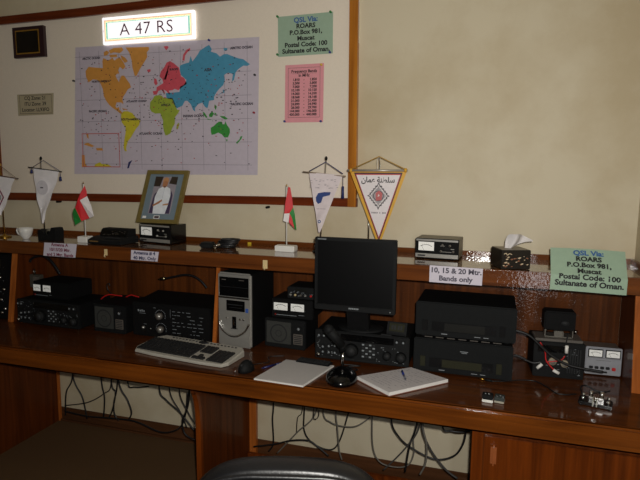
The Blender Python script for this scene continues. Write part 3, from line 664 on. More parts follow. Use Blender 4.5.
# digital clock on the transceiver
t = thing('digital_clock', 'small black digital clock standing right of the monitor stand', 'clock', (-.362, -.325, .8885), -6)
MB().prism([(0,.002),(.045,.002),(.03,.058),(.018,.06),(0,.012)], 'x', -.047, .047).build('case', BLK2, t)
b = MB(); f = lambda x, q: (x, .0005+.017*q-.0014, .014+.043*q+.0004)
b.poly([f(-.036,.12), f(.036,.12), f(.036,.92), f(-.036,.92)], 0)
segs = {'1':'bc','2':'abged','7':'abc','8':'abcdefg'}
b.build('display', [LENS], t)
b = MB(); [b.poly([(p_[0], p_[1]-.0006, p_[2]) for p_ in (f(x_, .3), f(x_+.009, .3), f(x_+.009, .74), f(x_, .74))]) for x_ in (-.026, -.013, .004, .017)]; b.build('digits', INK, t)
MB().box(-.07, -.02, -.016, -.006, 0, .004, bev=.001).build('base_flap', BLK3, t)

# ------------------------------------------------------------------ two big receivers/amplifiers
def amp(t, w, hh, lit):
    dp = .285
    shell(t, w-.006, dp, hh-.004, .012, BLK, .004)
    b = MB(); b.box(-w/2, w/2, 0, .014, .010, hh+.010, 0, bev=.005)
    b.build('front_panel', [mat('amp_front', (17,19,20), .72, spec=.18, var=.1)], t)
    b = MB(); b.box(-w*.33, w*.31, -.0015, 0, .035, .078, 0, bev=.001); b.box(-w*.20, w*.20, -.0025, -.0015, .038, .074, 1); b.build('display_window', [SCREEN, LENS if lit else DLENS], t)
    for x in (-w*.40, w*.37): MB().box(x-.012, x+.012, -.0025, 0, .034, .083, bev=.002).build('button_block', LENS if lit else BLK, t)
    b = MB(); b.rect(-w*.23, -w*.17, .022, .0255, -.0007); b.rect(w*.1, w*.16, .022, .0245, -.0007); b.rect(w*.19, w*.24, .022, .0245, -.0007)
    if lit: b.rect(-w*.02, w*.06, .118, .121, -.0007); b.rect(-w*.005, w*.05, .112, .1145, -.0007)
    b.build('front_print', PRINT, t)
    feet(t, w, dp, .012, BLK2, .011)
    if lit:
        b = MB(); [b.box(-.17+.05*k, -.135+.05*k, .03, .034, hh+.0085, hh+.0115) for k in range(7)]; b.build('vent_slots', DGREY, t)
t = thing('linear_amplifier', 'lower of two large black amplifiers stacked at right', 'amplifier', (-.0625, -.352, ZD), -1)
amp(t, .430, .155, True)
t = thing('linear_amplifier', 'upper of two large black amplifiers stacked at right', 'amplifier', (-.057, -.342, ZD+.166), -1)
amp(t, .434, .156, False)

# ------------------------------------------------------------------ desk microphone
t = thing('desk_microphone', 'black desk microphone on oval base in front of the transceiver', 'microphone', (-.565, -.545, ZD), 8)
b = MB(); b.lathe([(0,.001),(1,.001),(1.02,.012),(.93,.026),(.62,.042),(.4,.046),(0,.046)], (0,0,0), 0, 28, .069, .096); b.build('base', GLOSS, t)
MB().box(-.02, .02, -.065, -.04, .025, .034, bev=.004).build('talk_switch', BLK2, t)
MB().cyl((0, .03, .04), (0, .03, .125), .0055, seg=12).build('stem', CHROME, t)
b = MB(); b.cyl((0, .03, .12), (-.004, .02, .16), .012, 0, 14); b.cyl((-.004, .02, .15), (-.055, -.012, .225), .018, 0, 18, .023); b.sph((-.058, -.014, .229), .0235, 0); b.build('head', BLK2, t)
b = MB(); b.tube([(.03,.075,.01),(.06,.12,.006),(.01,.15,.006),(.07,.17,.006),(-.02,.175,.006)], .003); b.build('lead', CBLK, t)

# writing pad and notebook
def quad(pts, z0, z1, b, m=0, mt=None):
    n = len(pts); vs = [(x, y, z0) for x, y in pts]+[(x, y, z1) for x, y in pts]
    b.add(vs, [list(range(n))[::-1]]+[(i, (i+1) % n, n+(i+1) % n, n+i) for i in range(n)], m); b.add([(x, y, z1) for x, y in pts], [list(range(n))], m if mt is None else mt); return b
PADP = [(-0.878, -0.401), (-0.638, -0.406), (-0.699, -0.68), (-0.93, -0.67)]
def rel2(P, c): return [(p[0]-c[0], p[1]-c[1]) for p in P]
def cen(P): return (sum(p[0] for p in P)/len(P), sum(p[1] for p in P)/len(P))
c0 = cen(PADP); t = thing('writing_pad', 'blank white paper pad lying between mouse and microphone', 'paper pad', (c0[0], c0[1], ZD))
pp = rel2(PADP, c0)
quad(pp, .001, .007, MB()).build('page_block', WHT, t)
top = [(x*.985-.002, y*.985+.001) for x, y in pp]
quad(top, .0072, .0082, MB()).build('top_sheet', mat('pad_sheet', (192,188,186), .7, var=.02), t)
BKP = [(-0.499, -0.528), (-0.287, -0.342), (-0.114, -0.436), (-0.335, -0.66)]
c0 = cen(BKP); t = thing('open_notebook', 'thick white notebook with handwritten lines and a pen on it', 'notebook', (c0[0], c0[1], ZD))
pp = rel2(BKP, c0)
quad([(x*1.01, y*1.01) for x, y in pp], .001, .004, MB()).build('cover', mat('cover_brown', (140,96,84), .6), t)
b = quad(pp, .004, .018, MB(), 0, 1); b.build('page_block', [WHT, mat('page_top', (196,191,192), .7, var=.02)], t)
b = MB(); rnd = random.Random(21); A, B, C_, D_ = [Vector(p) for p in pp]
for r_ in range(13):
    v = .1+.065*r_; u = .08
    while u < .85:
        du = rnd.uniform(.02, .08)
        if rnd.random() < .62:
            q = [A.lerp(B, uu).lerp(D_.lerp(C_, uu), vv) for uu, vv in ((v, u), (v+.012, u), (v+.012, u+du), (v, u+du))]
            b.poly([(p.x, p.y, .0184) for p in q])
        u += du+.02
b.build('handwriting', mat('pencil_grey', (150,144,152), .7), t)
pa, pb = [(-0.317, -0.419), (-0.269, -0.577)]
t = thing('ballpoint_pen', 'blue and silver pen lying on the open notebook', 'pen', (pa[0], pa[1], ZD+.019+.0045)); v = Vector((pb[0]-pa[0], pb[1]-pa[1], 0))
v = v.normalized()*.105
MB().cyl((0,0,0), v*.45, .0048, seg=12).build('cap', mat('pen_blue', (30,50,130), .35), t)
b = MB(); b.cyl(v*.45, v*.9, .0042, 0, 12); b.cyl(v*.9, v, .0042, 0, 12, .001); b.build('barrel', mat('pen_clear', (110,112,124), .3), t)
MB().box(-.001, .001, -.002, .03, .004, .0065, mx=v.to_track_quat('Y', 'Z').to_matrix().to_4x4()).build('clip', mat('pen_blue', (30,50,130)), t)
pa, pb = [(-0.937, -0.546), (-0.87, -0.442)]
t = thing('ballpoint_pen', 'dark blue pen lying at left edge of the blank pad', 'pen', (pa[0]-.012, pa[1]+.004, ZD+.005)); v = Vector((pb[0]-pa[0], pb[1]-pa[1], 0)).normalized()*.115
b = MB(); b.cyl(v*.1, v*.7, .0045, 0, 12); b.cyl(v*.1, (0,0,0), .0045, 0, 12, .001); b.build('barrel', mat('pen_navy', (24,30,84), .35), t)
MB().cyl(v*.7, v, .0048, seg=12).build('cap', mat('pen_navy', (24,30,84), .35), t)
# flat black keypad behind the pad
pa, pb = [(-0.823, -0.404), (-0.655, -0.397)]
t = thing('numeric_keypad', 'flat black keypad lying behind the blank pad', 'keypad', ((pa[0]+pb[0])/2, pa[1]+.008, ZD), -5)
MB().box(-.085, .085, -.03, .03, .0, .014, bev=.004).build('case', BLK2, t)
b = MB(); [b.box(-.078+.02*i, -.061+.02*i, -.024+.016*j, -.011+.016*j, .014, .018, bev=.001) for i in range(8) for j in range(3)]; b.build('keys', BLK3, t)

# ------------------------------------------------------------------ right end of the desk
t = thing('mobile_radio', 'black radio with trailing wires under the small cube speaker', 'radio', (.352, -.225, ZD), 3)
shell(t, .212, .19, .158, .004, BLK, .003)
b = MB(); b.box(-.106, .106, 0, .013, .002, .165, 0, bev=.003); rnd = random.Random(15); specks(b, -.09, .09, .02, .14, -.0007, 1, 26, rnd, (.001,.005))
for k in range(6): b.box(.035+.01*k, .04+.01*k, -.004, 0, .03, .14, 2)
b.rect(-.09, .03, .118, .15, -.0007, 3)
b.build('front_panel', [BLK2, PRINT, BLK3, GLOSS], t)
for x, z in ((-.028,.082),(.022,.076)):
    b = MB(); b.cyl((x, 0, z), (x, -.022, z), .016, 0, 16); b.cyl((x, -.022, z), (x, -.024, z), .011, 1, 14); b.build('knob', [mat('knob_pale', (160,150,130), .35), SILV], t)
feet(t, .212, .19, .005, BLK2, .008)
MB().box(-.1, .1, .02, .13, .162, .174, bev=.002).build('mounting_plate', DGREY, t)
t = thing('cube_speaker', 'small black cube speaker on metal bracket topping the right radio', 'speaker', (.352, -.175, ZD+.1745), 2)
b = MB(); b.box(-.06, .06, 0, .05, 0, .004, 0); b.box(-.06, -.056, 0, .05, 0, .045, 0); b.box(.056, .06, 0, .05, 0, .045, 0); b.box(-.02, .02, -.004, .02, .004, .03, 0, bev=.002); b.build('bracket', mat('bracket_metal', (120,116,108), .35, metal=.6), t)
MB().box(-.066, .066, -.012, .07, .036, .122, bev=.006).build('case', BLK, t)
b = MB(); b.lathe([(0,0),(1,0),(1,.003),(0,.003)], (0,0,0), 0, 20, .018, .011); o = b.build('badge', BLK3, t, (.022, -.012, .07)); o.rotation_euler = (R(90), 0, 0)
for x in (-.048, .066): MB().cyl((x, .02, .028), (x+(.014 if x > 0 else -.014), .02, .028), .008, seg=10).build('wing_nut', CHROME, t)

t = thing('bench_power_supply', 'grey bench power supply with two meters at right end', 'power supply', (.551, -.132, ZD), 2)
MB().box(-.072, .072, .008, .105, .012, .128, bev=.002).build('case', mat('psu_case', (98,88,80), .5), t)
b = MB(); b.box(-.075, .075, 0, .012, .006, .134, 0, bev=.003)
b.rect(-.072, .072, .083, .0845, -.0006, 1); b.rect(-.03, .03, .073, .0745, -.0006, 1); b.box(-.015, .018, -.003, 0, .016, .024, 2)
b.build('front_panel', [GREY, DGREY, INK], t)
meter(t, -.062, -.008, .092, .122); meter(t, .010, .064, .092, .122)
for k in range(4):
    MB().box(-.058+.023*k, -.042+.023*k, -.008, 0, .034, .046, bev=.002).build('switch', INK, t)
MB().box(.036, .052, -.006, 0, .03, .045, bev=.002).build('power_switch', REDL, t)
feet(t, .15, .105, .008, BLK2, .007)

# wires around the right radio
tag(MB().tube([(0.142, -0.28, 0.952), (0.179, -0.28, 0.949), (0.222, -0.28, 0.933), (0.269, -0.28, 0.892), (0.312, -0.28, 0.856), (0.375, -0.28, 0.822), (0.451, -0.28, 0.809), (0.522, -0.28, 0.804)], .006).build('thick_cable', CBLK), 'thick black cable running from the amplifiers to the power supply', 'cable')
tag(MB().tube([(0.161, -0.262, 0.833), (0.191, -0.262, 0.827), (0.222, -0.262, 0.812), (0.247, -0.262, 0.806), (0.276, -0.262, 0.814)], .0055).build('thick_cable', CBLK), 'short black cable low between the lower amplifier and right radio', 'cable')
t = thing('red_black_lead', 'red wire with white plugs hanging before the right radio', 'wire', (0,0,0))
MB().tube([(0.266, -0.268, 0.906), (0.289, -0.268, 0.863), (0.295, -0.268, 0.827), (0.321, -0.268, 0.794), (0.338, -0.268, 0.782)], .003).build('red_wire', CRED, t)
MB().tube([(0.295, -0.268, 0.818), (0.324, -0.268, 0.824), (0.356, -0.268, 0.834), (0.37, -0.268, 0.854)], .0025).build('red_wire', CRED, t)
MB().tube([(0.376, -0.268, 0.958), (0.374, -0.268, 0.927), (0.368, -0.268, 0.899)], .0022).build('black_wire', CBLK, t)
for p, q in (((0.326, -0.268, 0.785), (0.351, -0.268, 0.772)), ((0.375, -0.268, 0.902), (0.375, -0.268, 0.868)), ((0.28, -0.268, 0.807), (0.26, -0.268, 0.786))):
    MB().cyl(p, q, .0075, seg=8).build('plug', OFFW, t)
t = thing('audio_lead', 'thin black lead with gold plug snaking to the morse key', 'cable', (0,0,0))
pts = [(p[0], p[1], ZD+.004) for p in [(0.071, -0.362), (0.125, -0.344), (0.189, -0.31), (0.252, -0.302), (0.296, -0.357), (0.325, -0.413), (0.363, -0.417), (0.403, -0.398)]]
MB().tube(pts, .003).build('sheath', CBLK, t)
b = MB(); p0 = Vector(pts[0]); p0.z += .001; b.cyl(p0, p0+Vector((-.03, .006, 0)), .0055, 0, 12); b.build('plug_body', BLK2, t)
b = MB(); b.cyl(p0+Vector((-.03, .006, 0)), p0+Vector((-.06, .012, 0)), .0028, 0, 10); b.build('plug_tip', BRASS, t)
# morse key
t = thing('morse_key', 'chrome morse key on black base near the desk right end', 'morse key', (.462, -.480, ZD), -14)
MB().box(-.060, .060, -.035, .035, .004, .018, bev=.003).build('base', GLOSS, t)
for x, y in ((-.05,-.027),(.05,-.027),(-.05,.027),(.05,.027)): MB().cyl((x, y, 0), (x, y, .005), .006, seg=10).build('foot', BLK2, t)
b = MB(); b.box(-.025, .028, -.012, .014, .018, .034, 0, bev=.002); b.cyl((-.018,0,.03), (-.018,0,.055), .007, 0, 12); b.cyl((.02,0,.03), (.02,0,.058), .008, 0, 12); b.cyl((0,.018,.026), (0,-.022,.026), .006, 0, 12); b.build('contact_block', CHROME, t)
b = MB(); b.box(-.004, .0, -.075, .01, .03, .046, 0); b.box(.004, .008, -.075, .01, .03, .046, 0); b.build('lever', CHROME, t)
for x in (-.006, .007): MB().box(x-.0015, x+.0025, -.085, -.045, .024, .052, bev=.001).build('finger_paddle', mat('paddle_clear', (170,170,160), .3), t)
for x, y in ((-.045,.02),(.045,.018),(-.045,-.02),(.045,-.022)): MB().cyl((x, y, .018), (x, y, .034), .006, seg=12).build('terminal_screw', CHROME, t)
pts = [(p[0], p[1], ZD+.03) for p in [(0.417, -0.446), (0.423, -0.379), (0.446, -0.355), (0.485, -0.37), (0.523, -0.368), (0.537, -0.353), (0.514, -0.377), (0.461, -0.405)]]
tag(MB().tube([(a, c_, z-.012*(k > 2)) for k, (a, c_, z) in enumerate(pts)], .003).build('cable_loop', CBLK), 'short black cable loop lying behind the morse key', 'cable')
# two tiny boxes
pa, pb = [(0.03, -0.596), (0.07, -0.593)]
t = thing('small_plug_box', 'tiny black and white box before the amplifiers, larger of two', 'box', ((pa[0]+pb[0])/2, pa[1], ZD), -4)
MB().box(-.021, .021, 0, .036, .001, .012, bev=.002).build('base', OFFW, t)
MB().box(-.021, .021, 0, .036, .012, .032, bev=.003).build('lid', BLK2, t)
b = MB(); [b.box(-.012+.014*k, -.006+.014*k, .01, .018, .032, .035, bev=.001) for k in range(2)]; b.build('contact', CHROME, t)
pa, pb = [(0.074, -0.588), (0.114, -0.59)]
t = thing('small_plug_box', 'tiny dark metal adaptor box beside the black and white box', 'box', ((pa[0]+pb[0])/2, pa[1], ZD), -8)
MB().box(-.019, .019, 0, .04, .001, .009, bev=.002).build('base', mat('adaptor_pale', (170,165,150), .4), t)
MB().box(-.019, .019, 0, .04, .009, .025, bev=.002).build('lid', mat('adaptor_dark', (52,58,56), .4), t)
b = MB(); [b.box(-.012+.011*k, -.005+.011*k, .008+.01*(k % 2), .015+.01*(k % 2), .025, .028, bev=.001) for k in range(3)]; b.build('contact', CHROME, t)

# ------------------------------------------------------------------ on the shelf
def psu_meter(t, w, hh, dp, top):
    MB().box(-w/2, w/2, .008, dp, .006, hh, bev=.002).build('case', top, t)
    b = MB(); b.box(-w/2, w/2, 0, .01, .004, hh, 0, bev=.002); b.box(-w/2+.002, w/2-.002, -.0015, 0, .008, .026, 1); b.rect(-w*.44, -w*.26, .013, .020, -.0019, 2)
    b.box(-w/2+.004, w/2-.004, -.0015, 0, hh-.012, hh-.003, 1)
    b.rect(w*.08, w*.18, hh*.66, hh*.68, -.0006, 1); b.rect(w*.3, w*.4, hh*.52, hh*.55, -.0006, 1); b.rect(w*.12, w*.34, hh*.38, hh*.40, -.0006, 1)
    b.build('front_panel', [BLK, SILV, INK], t)
    meter(t, -w*.42, -w*.06, hh*.42, hh*.84)
    for x, z in ((w*.13,hh*.72),(w*.3,hh*.70),(w*.1,hh*.42),(w*.38,hh*.42)): knob(t, x, z, .005, 0, SILV, .009, CHROME)
    MB().box(w*.18, w*.32, -.004, 0, hh*.50, hh*.60, bev=.001).build('switch', BLK2, t)
    feet(t, w, dp, .007, BLK2, .007)
t = thing('regulated_power_supply', 'black power supply with white meter beneath the framed portrait', 'power supply', (-1.7405, -.182, ZS), -11)
psu_meter(t, .228, .106, .130, GLOSS)
t = thing('regulated_power_supply', 'grey topped power supply with white meter right of monitor', 'power supply', (-0.203, -.192, ZS), -5)
psu_meter(t, .203, .098, .15, mat('psu_top_grey', (120,114,100), .5))

# framed portrait
fr = [(-1.853, 1.351), (-1.592, 1.35), (-1.533, 1.633), (-1.785, 1.63)]
t = thing('photo_frame', 'olive gold framed portrait of a seated person in white robe', 'picture frame', (-1.747, -.150, ZS+.1065), 0)
LEAN = .10
F = [(x+1.742, z-ZS-.094) for x, z in fr]; zb = min(F[0][1], F[1][1])
F = [(-.130, .002), (.134, .002), (.168, .287), (-.086, .287)]
# a flat frame leaning back, tilted to the side
tilt = R(6.5); hfr, wfr = .302, .262
def fp(x, z, y=0): # local frame plane -> thing space
    zz = z*math.cos(R(14)); yy = z*math.sin(R(14))
    return (x+.13*z-.0, y*math.cos(R(14))+yy, zz-y*math.sin(R(14))+.003)
def fbox(b, x0, x1, z0, z1, y0, y1, m=0):
    vs = [fp(x, z, y) for y in (y0, y1) for x, z in ((x0,z0),(x1,z0),(x1,z1),(x0,z1))]
    b.add(vs, [(3,2,1,0),(4,5,6,7),(0,1,5,4),(1,2,6,5),(2,3,7,6),(3,0,4,7)], m)
def fpol(b, pts, y, m): b.poly([fp(x, z, y) for x, z in pts], m)
b = MB(); q = .022
fbox(b, -.131, .131, 0, q, -.008, .012); fbox(b, -.131, .131, hfr-q, hfr, -.008, .012); fbox(b, -.131, -.131+q, q, hfr-q, -.008, .012); fbox(b, .131-q, .131, q, hfr-q, -.008, .012)
b.build('frame', mat('olive_gold', (128,112,62), .4, metal=.25, var=.1), t)
b = MB(); fbox(b, -.112, .112, .018, hfr-.018, .0, .008); b.build('mat_board', mat('blue_mat', (112,128,138), .6, var=.04), t)
b = MB(); px0, px1, pz0, pz1 = -.068, .068, .058, .238
fpo = fpol
def fpol(b, pts, y, m): fpo(b, [(x*1.05, .054+(z-.058)*1.18) for x, z in pts], y, m)
fpol(b, [(px0,pz0),(px1,pz0),(px1,pz1),(px0,pz1)], -.0006, 0)
fpol(b, [(px0,.19),(-.03,.19),(-.02,pz1),(px0,pz1)], -.0009, 5); fpol(b, [(.022,.205),(px1,.2),(px1,pz1),(.03,pz1)], -.0009, 5)
fpol(b, [(-.062,.060),(-.055,.15),(-.04,.165),(-.036,.1),(-.04,.06)], -.0009, 4); fpol(b, [(.062,.060),(.058,.15),(.044,.17),(.04,.1),(.034,.06)], -.0009, 4)
fpol(b, [(-.038,.058),(.036,.058),(.044,.10),(.046,.15),(.036,.18),(.012,.19),(-.012,.19),(-.034,.178),(-.046,.14),(-.044,.1)], -.0012, 1)  # robe
fpol(b, [(-.014,.190),(-.016,.205),(-.012,.222),(0,.227),(.012,.222),(.016,.205),(.012,.19),(0,.183)], -.0015, 2)           # face
fpol(b, [(-.018,.212),(-.016,.228),(0,.236),(.016,.228),(.018,.212),(0,.218)], -.0018, 3)                                   # head cloth
fpol(b, [(-.007,.192),(.007,.192),(.004,.186),(-.004,.186)], -.0018, 6)
fpol(b, [(-.05,.10),(-.02,.116),(.0,.128),(.004,.12),(-.012,.108),(-.046,.092)], -.0018, 2)
fpol(b, [(.044,.11),(.012,.104),(.012,.098),(.044,.102)], -.0018, 3)
fpol(b, [(.0,.185),(.0016,.185),(.002,.13),(.0,.13)], -.0018, 7)
b.build('photograph', [mat('photo_backdrop', (150,142,150), .4), mat('photo_white', (226,230,236), .4), mat('photo_skin', (172,118,84), .4), mat('photo_tan', (190,140,96), .4), mat('photo_violet', (70,58,86), .4), mat('photo_dark', (58,48,40), .4), mat('photo_beard', (90,80,76), .4), mat('photo_fold', (180,186,198), .4)], t)
fpol = fpo; b = MB(); fpol(b, [(-.028,.026),(.010,.026),(.010,.044),(-.028,.044)], -.0008, 0); fpol(b, [(-.024,.029),(.006,.029),(.006,.041),(-.024,.041)], -.0011, 1); b.build('caption', [WHT, mat('caption_ink', (70,50,60))], t)
b = MB(); fpol(b, [(-.1,.027),(-.076,.027),(-.076,.04),(-.1,.04)], -.0008, 0); b.build('sticker', WHT, t)
b = MB(); fbox(b, -.02, .02, .05, .2, .012, .02); b.build('easel_back', BLK, t)

# tea cup
t = thing('tea_cup', 'white china tea cup on the shelf at far left', 'cup', (-2.540, -.275, ZS))
prof = [(0,.003),(.020,.0),(.022,.004),(.024,.008),(.038,.025),(.046,.05),(.050,.073),(.0485,.073),(.044,.05),(.036,.027),(.022,.011),(0,.010)]
CHINA = mat('white_china', (225,224,220), .18, var=.02)
MB().lathe([(a*.82, z*.88) for a, z in prof], seg=28).build('bowl', CHINA, t)
b = MB(); b.tube([(-.036,0,.053),(-.052,0,.060),(-.064,0,.051),(-.060,0,.032),(-.046,0,.022),(-.028,0,.020)], .0042); b.build('handle', CHINA, t)

# tape dispenser
t = thing('tape_dispenser', 'black tape dispenser on the shelf beside the tea cup', 'tape dispenser', (-2.366, -.270, ZS), -4)
MB().prism([(-.066,0),(.066,0),(.067,.06),(.06,.075),(.036,.076),(.026,.055),(.008,.032),(-.014,.03),(-.03,.052),(-.042,.062),(-.066,.058)], 'y', -.03, .03).build('body', BLK2, t)
b = MB(); b.cyl((.0,-.014,.042), (.0,.014,.042), .025, 0, 24); b.cyl((0,-.0145,.042), (0,.0145,.042), .014, 1, 16); b.build('tape_roll', [mat('tape_clear', (130,126,112), .25), BLK], t)
b = MB(); b.box(-.067, -.062, -.012, .012, .058, .063); b.build('cutter', CHROME, t)

# table flags
def flag(t, hh, base, wid, polys, y0, cloth_mats):
    MB().box(base[0], base[1], -.028, .028, 0, base[2], bev=.003).build('base', OFFW, t)
    MB().cyl((0, 0, base[2]), (0, 0, hh), .003, seg=10).build('pole', OFFW, t)
    b = MB(); b.cyl((0,0,hh), (0,0,hh+.012), .004, 0, 10, .001); b.build('finial', BRASS, t)
    b = MB()
    for pts, m in polys: b.poly([(x, yy, z) for x, z, yy in pts], m)
    o = b.build('cloth', cloth_mats, t)
    sm = o.modifiers.new('thick', 'SOLIDIFY'); sm.thickness = .0012
def fl(pts, x0, fx=.12): return [(x-x0, z-ZS, -.006+.45*math.sin((x-x0)*42)*.03) for x, z in pts]
x1 = -2.126
P1 = [([(-2.117, 1.552), (-2.109, 1.521), (-2.108, 1.494), (-2.142, 1.471), (-2.1, 1.372), (-2.139, 1.355), (-2.171, 1.428), (-2.154, 1.471), (-2.138, 1.511)], 0), ([(-2.108, 1.494), (-2.087, 1.443), (-2.067, 1.384), (-2.1, 1.372), (-2.142, 1.471)], 1), ([(-2.171, 1.428), (-2.139, 1.355), (-2.177, 1.331), (-2.196, 1.373), (-2.203, 1.397), (-2.186, 1.421)], 2)]
t = thing('table_flag', 'small red white green table flag on block behind black console', 'flag', (x1, -.27, ZS))
flag(t, .325, (-.035,.028,.034), .1, [(fl(p, x1), m) for p, m in P1], 0, [RED, WHC, GRN])
x2 = -0.957
P2 = [([(-0.948, 1.566), (-0.939, 1.561), (-0.93, 1.507), (-0.925, 1.461), (-0.943, 1.431), (-0.966, 1.43), (-0.963, 1.473), (-0.955, 1.524)], 0), ([(-0.925, 1.461), (-0.916, 1.428), (-0.905, 1.347), (-0.917, 1.354), (-0.93, 1.406), (-0.942, 1.431)], 2), ([(-0.966, 1.43), (-0.942, 1.431), (-0.947, 1.383), (-0.971, 1.392)], 1), ([(-0.942, 1.431), (-0.93, 1.406), (-0.917, 1.354), (-0.941, 1.378), (-0.946, 1.388)], 0)]
t = thing('table_flag', 'small drooping red green table flag on white block near monitor', 'flag', (x2, -.19, ZS))
flag(t, .330, (-.055,.05,.03), .1, [(fl(p, x2), m) for p, m in P2], 0, [RED, WHC, GRN])

# desk console left of the portrait
t = thing('desk_console', 'black sloped desk console with dark display left of portrait', 'telephone console', (-1.966, -.320, ZS), -4)
MB().prism([(0,.002),(0,.022),(.03,.032),(.07,.038),(.15,.04),(.15,.002)], 'x', -.112, .108).build('base', BLK2, t)
MB().prism([(.065,.036),(.083,.072),(.095,.079),(.14,.079),(.14,.036)], 'x', -.088, .100).build('display_hood', BLK, t)
b = MB(); g = lambda x, s_: (x, .065+.018*s_-.001, .036+.036*s_+.0006)
b.poly([g(-.078,.1), g(.09,.1), g(.09,.9), g(-.078,.9)], 0); rnd = random.Random(2)
for k in range(16):
    x = rnd.uniform(-.07, .08); s_ = rnd.uniform(.2, .8); b.poly([(a, y-.0006, z) for a, y, z in (g(x,s_), g(x+.008,s_), g(x+.008,s_+.06), g(x,s_+.06))], 1)
b.build('display', [GLOSS, DGREY], t)
b = MB(); b.box(-.10, -.04, -.0012, 0, .012, .018); b.build('badge', mat('badge_brown', (120,92,50), .4), t)
b = MB(); [b.box(-.02+.016*k, -.009+.016*k, .02, .034, .032, .037, bev=.001) for k in range(7)]; b.build('buttons', BLK3, t)
tag(MB().tube([(-1.901, -0.2, 1.259), (-1.867, -0.2, 1.267), (-1.835, -0.2, 1.259), (-1.803, -0.2, 1.25)], .004).build('console_cable', CBLK), 'black cable between the desk console and portrait power supply', 'cable')

# black adaptor tangle
t = thing('cable_adaptor', 'tangled black adaptor and lead lying on shelf above tower', 'cable', (-1.343, -.205, ZS), 8)
b = MB()
MB().box(-.085, -.012, -.045, .02, .001, .03, bev=.008, seg=3).build('adaptor', BLK2, t)
for k in range(5):
    a = k*.7; b.tube([(.040+.052*math.cos(a+j*1.26)+.006*k, .02+.03*math.sin(a+j*1.26), .006+.009*k) for j in range(6)], .006)
b.tube([(-.014,0,.012),(-.0,-.03,.012),(.02,-.02,.02),(.04,0,.014)], .005)
b.build('lead', CBLK, t)
MB().cyl((.0,-.055,.014), (.03,-.04,.022), .006, seg=10).build('plug', CHROME, t)

# tags on shelf edge and upstand
def small_hook(px, lab, w=.012, hh=.042):
    t = thing('shelf_edge_hook', lab, 'hook', (px[0], YS-.0002, px[1]), 0, 'small cream hooks on the shelf edge')
    MB().box(-w, w, -.003, 0, -hh/2, hh/2, bev=.001).build('back_plate', CREAM, t)
    b = MB(); b.tube([(0,-.003,-.004),(0,-.012,-.012),(0,-.014,-.02),(0,-.008,-.024)], .003); b.build('prong', CREAM, t)
small_hook((-0.999, 1.195), 'cream plastic hook on shelf edge right of tower')
small_hook((-1.913, 1.205), 'pale hook on shelf edge below the black console', .01, .034)
p = (-1.241, 1.242)
o = MB().box(-.011, .011, -.0015, 0, -.007, .007, bev=.0006).build('yellow_tag', mat('tag_yellow', (206,176,40), .5), None, (p[0], -.0183, p[1]-.002)); tag(o, 'tiny yellow tag on the shelf upstand left of white flag block', 'tag')

# paper labels on shelf edge
def label(name, q, lines, size, inks, lab, paper, cz=None):
    cx = sum(a for a, c_ in q)/4; cz = sum(c_ for a, c_ in q)/4
    b = MB(); b.xz([(a-cx, c_-cz) for a, c_ in q], -.001, 0); n = len(lines)
    w_ = (q[1][0]-q[0][0])
    sl = math.atan2(q[1][1]-q[0][1], w_)
    for k, s_ in enumerate(lines):
        z = ((n-1)/2-k)*size*1.12
        b.text(s_, size, 0, z, -.0016, 1, bold=size*.035, sx=1.05)
    o = b.build(name, [paper, inks], None, (cx, YS-.0004, cz)); tag(o, lab, 'label')
label('shelf_label', [(-2.327, 1.164), (-2.112, 1.164), (-2.098, 1.24), (-2.315, 1.238)], ['Antenna A', '10/15/20 Mtr.', 'and 2 Mtr. Bands'], .0245, INKR, 'lilac paper label in crimson print on shelf edge, far left', LILAC)
label('shelf_label', [(-1.759, 1.174), (-1.598, 1.173), (-1.589, 1.224), (-1.755, 1.226)], ['Antenna # 4', '40 Mtr. Only'], .0245, mat('navy_ink', (40,44,84), .7), 'small white antenna label on shelf edge below the portrait', LILAC)
label('shelf_label', [(-0.216, 1.164), (0.008, 1.163), (0.009, 1.237), (-0.216, 1.239)], ['10, 15 & 20 Mtr.', 'Bands only'], .031, mat('grey_ink', (76,72,86), .7), 'white paper label about bands on shelf edge, above amplifiers', LILAC)

# tissue box
t = thing('tissue_box', 'dark patterned tissue box with a tissue pulled up', 'tissue box', (.143, -.340, ZS), 20)
MB().box(-.063, .063, 0, .125, .001, .083, bev=.002).build('box', mat('tissue_black', (26,22,18), .35), t)
b = MB(); rnd = random.Random(31)
b.tube([(-.055,-.0006,.066),(-.045,-.0006,.07),(-.04,-.0006,.062),(-.03,-.0006,.068),(-.02,-.0006,.064)], .002, 0, 6)
for k in range(26):
    x = rnd.uniform(-.055, .05); z = rnd.uniform(.012, .056); w_ = rnd.uniform(.003, .009); b.xz([(x-w_,z),(x,z-w_*.45),(x+w_,z+w_*.2),(x+w_*.2,z+w_*.5)], -.0006-.00005*k, 1 if rnd.random() < .6 else 0)
b.build('front_print', [mat('tissue_cream', (200,180,150), .5), mat('tissue_rust', (130,86,62), .5)], t)
MB().box(-.058, .058, .005, .12, .083, .0836).build('lid_panel', mat('tissue_lid', (120,110,92), .4), t)
b = MB(); rows = []
for i in range(9):
    u = i/8
    row = []
    for j in range(7):
        v = j/6
        x = -.012+.035*(u-.5)*(1-v)+v*(.055+.11*(u-.5)); z = .084+v*(.055+.014*math.sin(u*3.1))-.03*v*v*(u-.2)
        y = .06+.02*math.sin(u*7+v*3)*(.3+v)
        row.append((x, y, z))
    rows.append(row)
vs = [p for r_ in rows for p in r_]; fs = [(i*7+j, (i+1)*7+j, (i+1)*7+j+1, i*7+j+1) for i in range(8) for j in range(6)]
b.add(vs, fs, 0, True); o = b.build('tissue', mat('tissue_white', (214,210,210), .8, var=.02), t); sm = o.modifiers.new('s', 'SUBSURF'); sm.levels = 1; sm.render_levels = 2

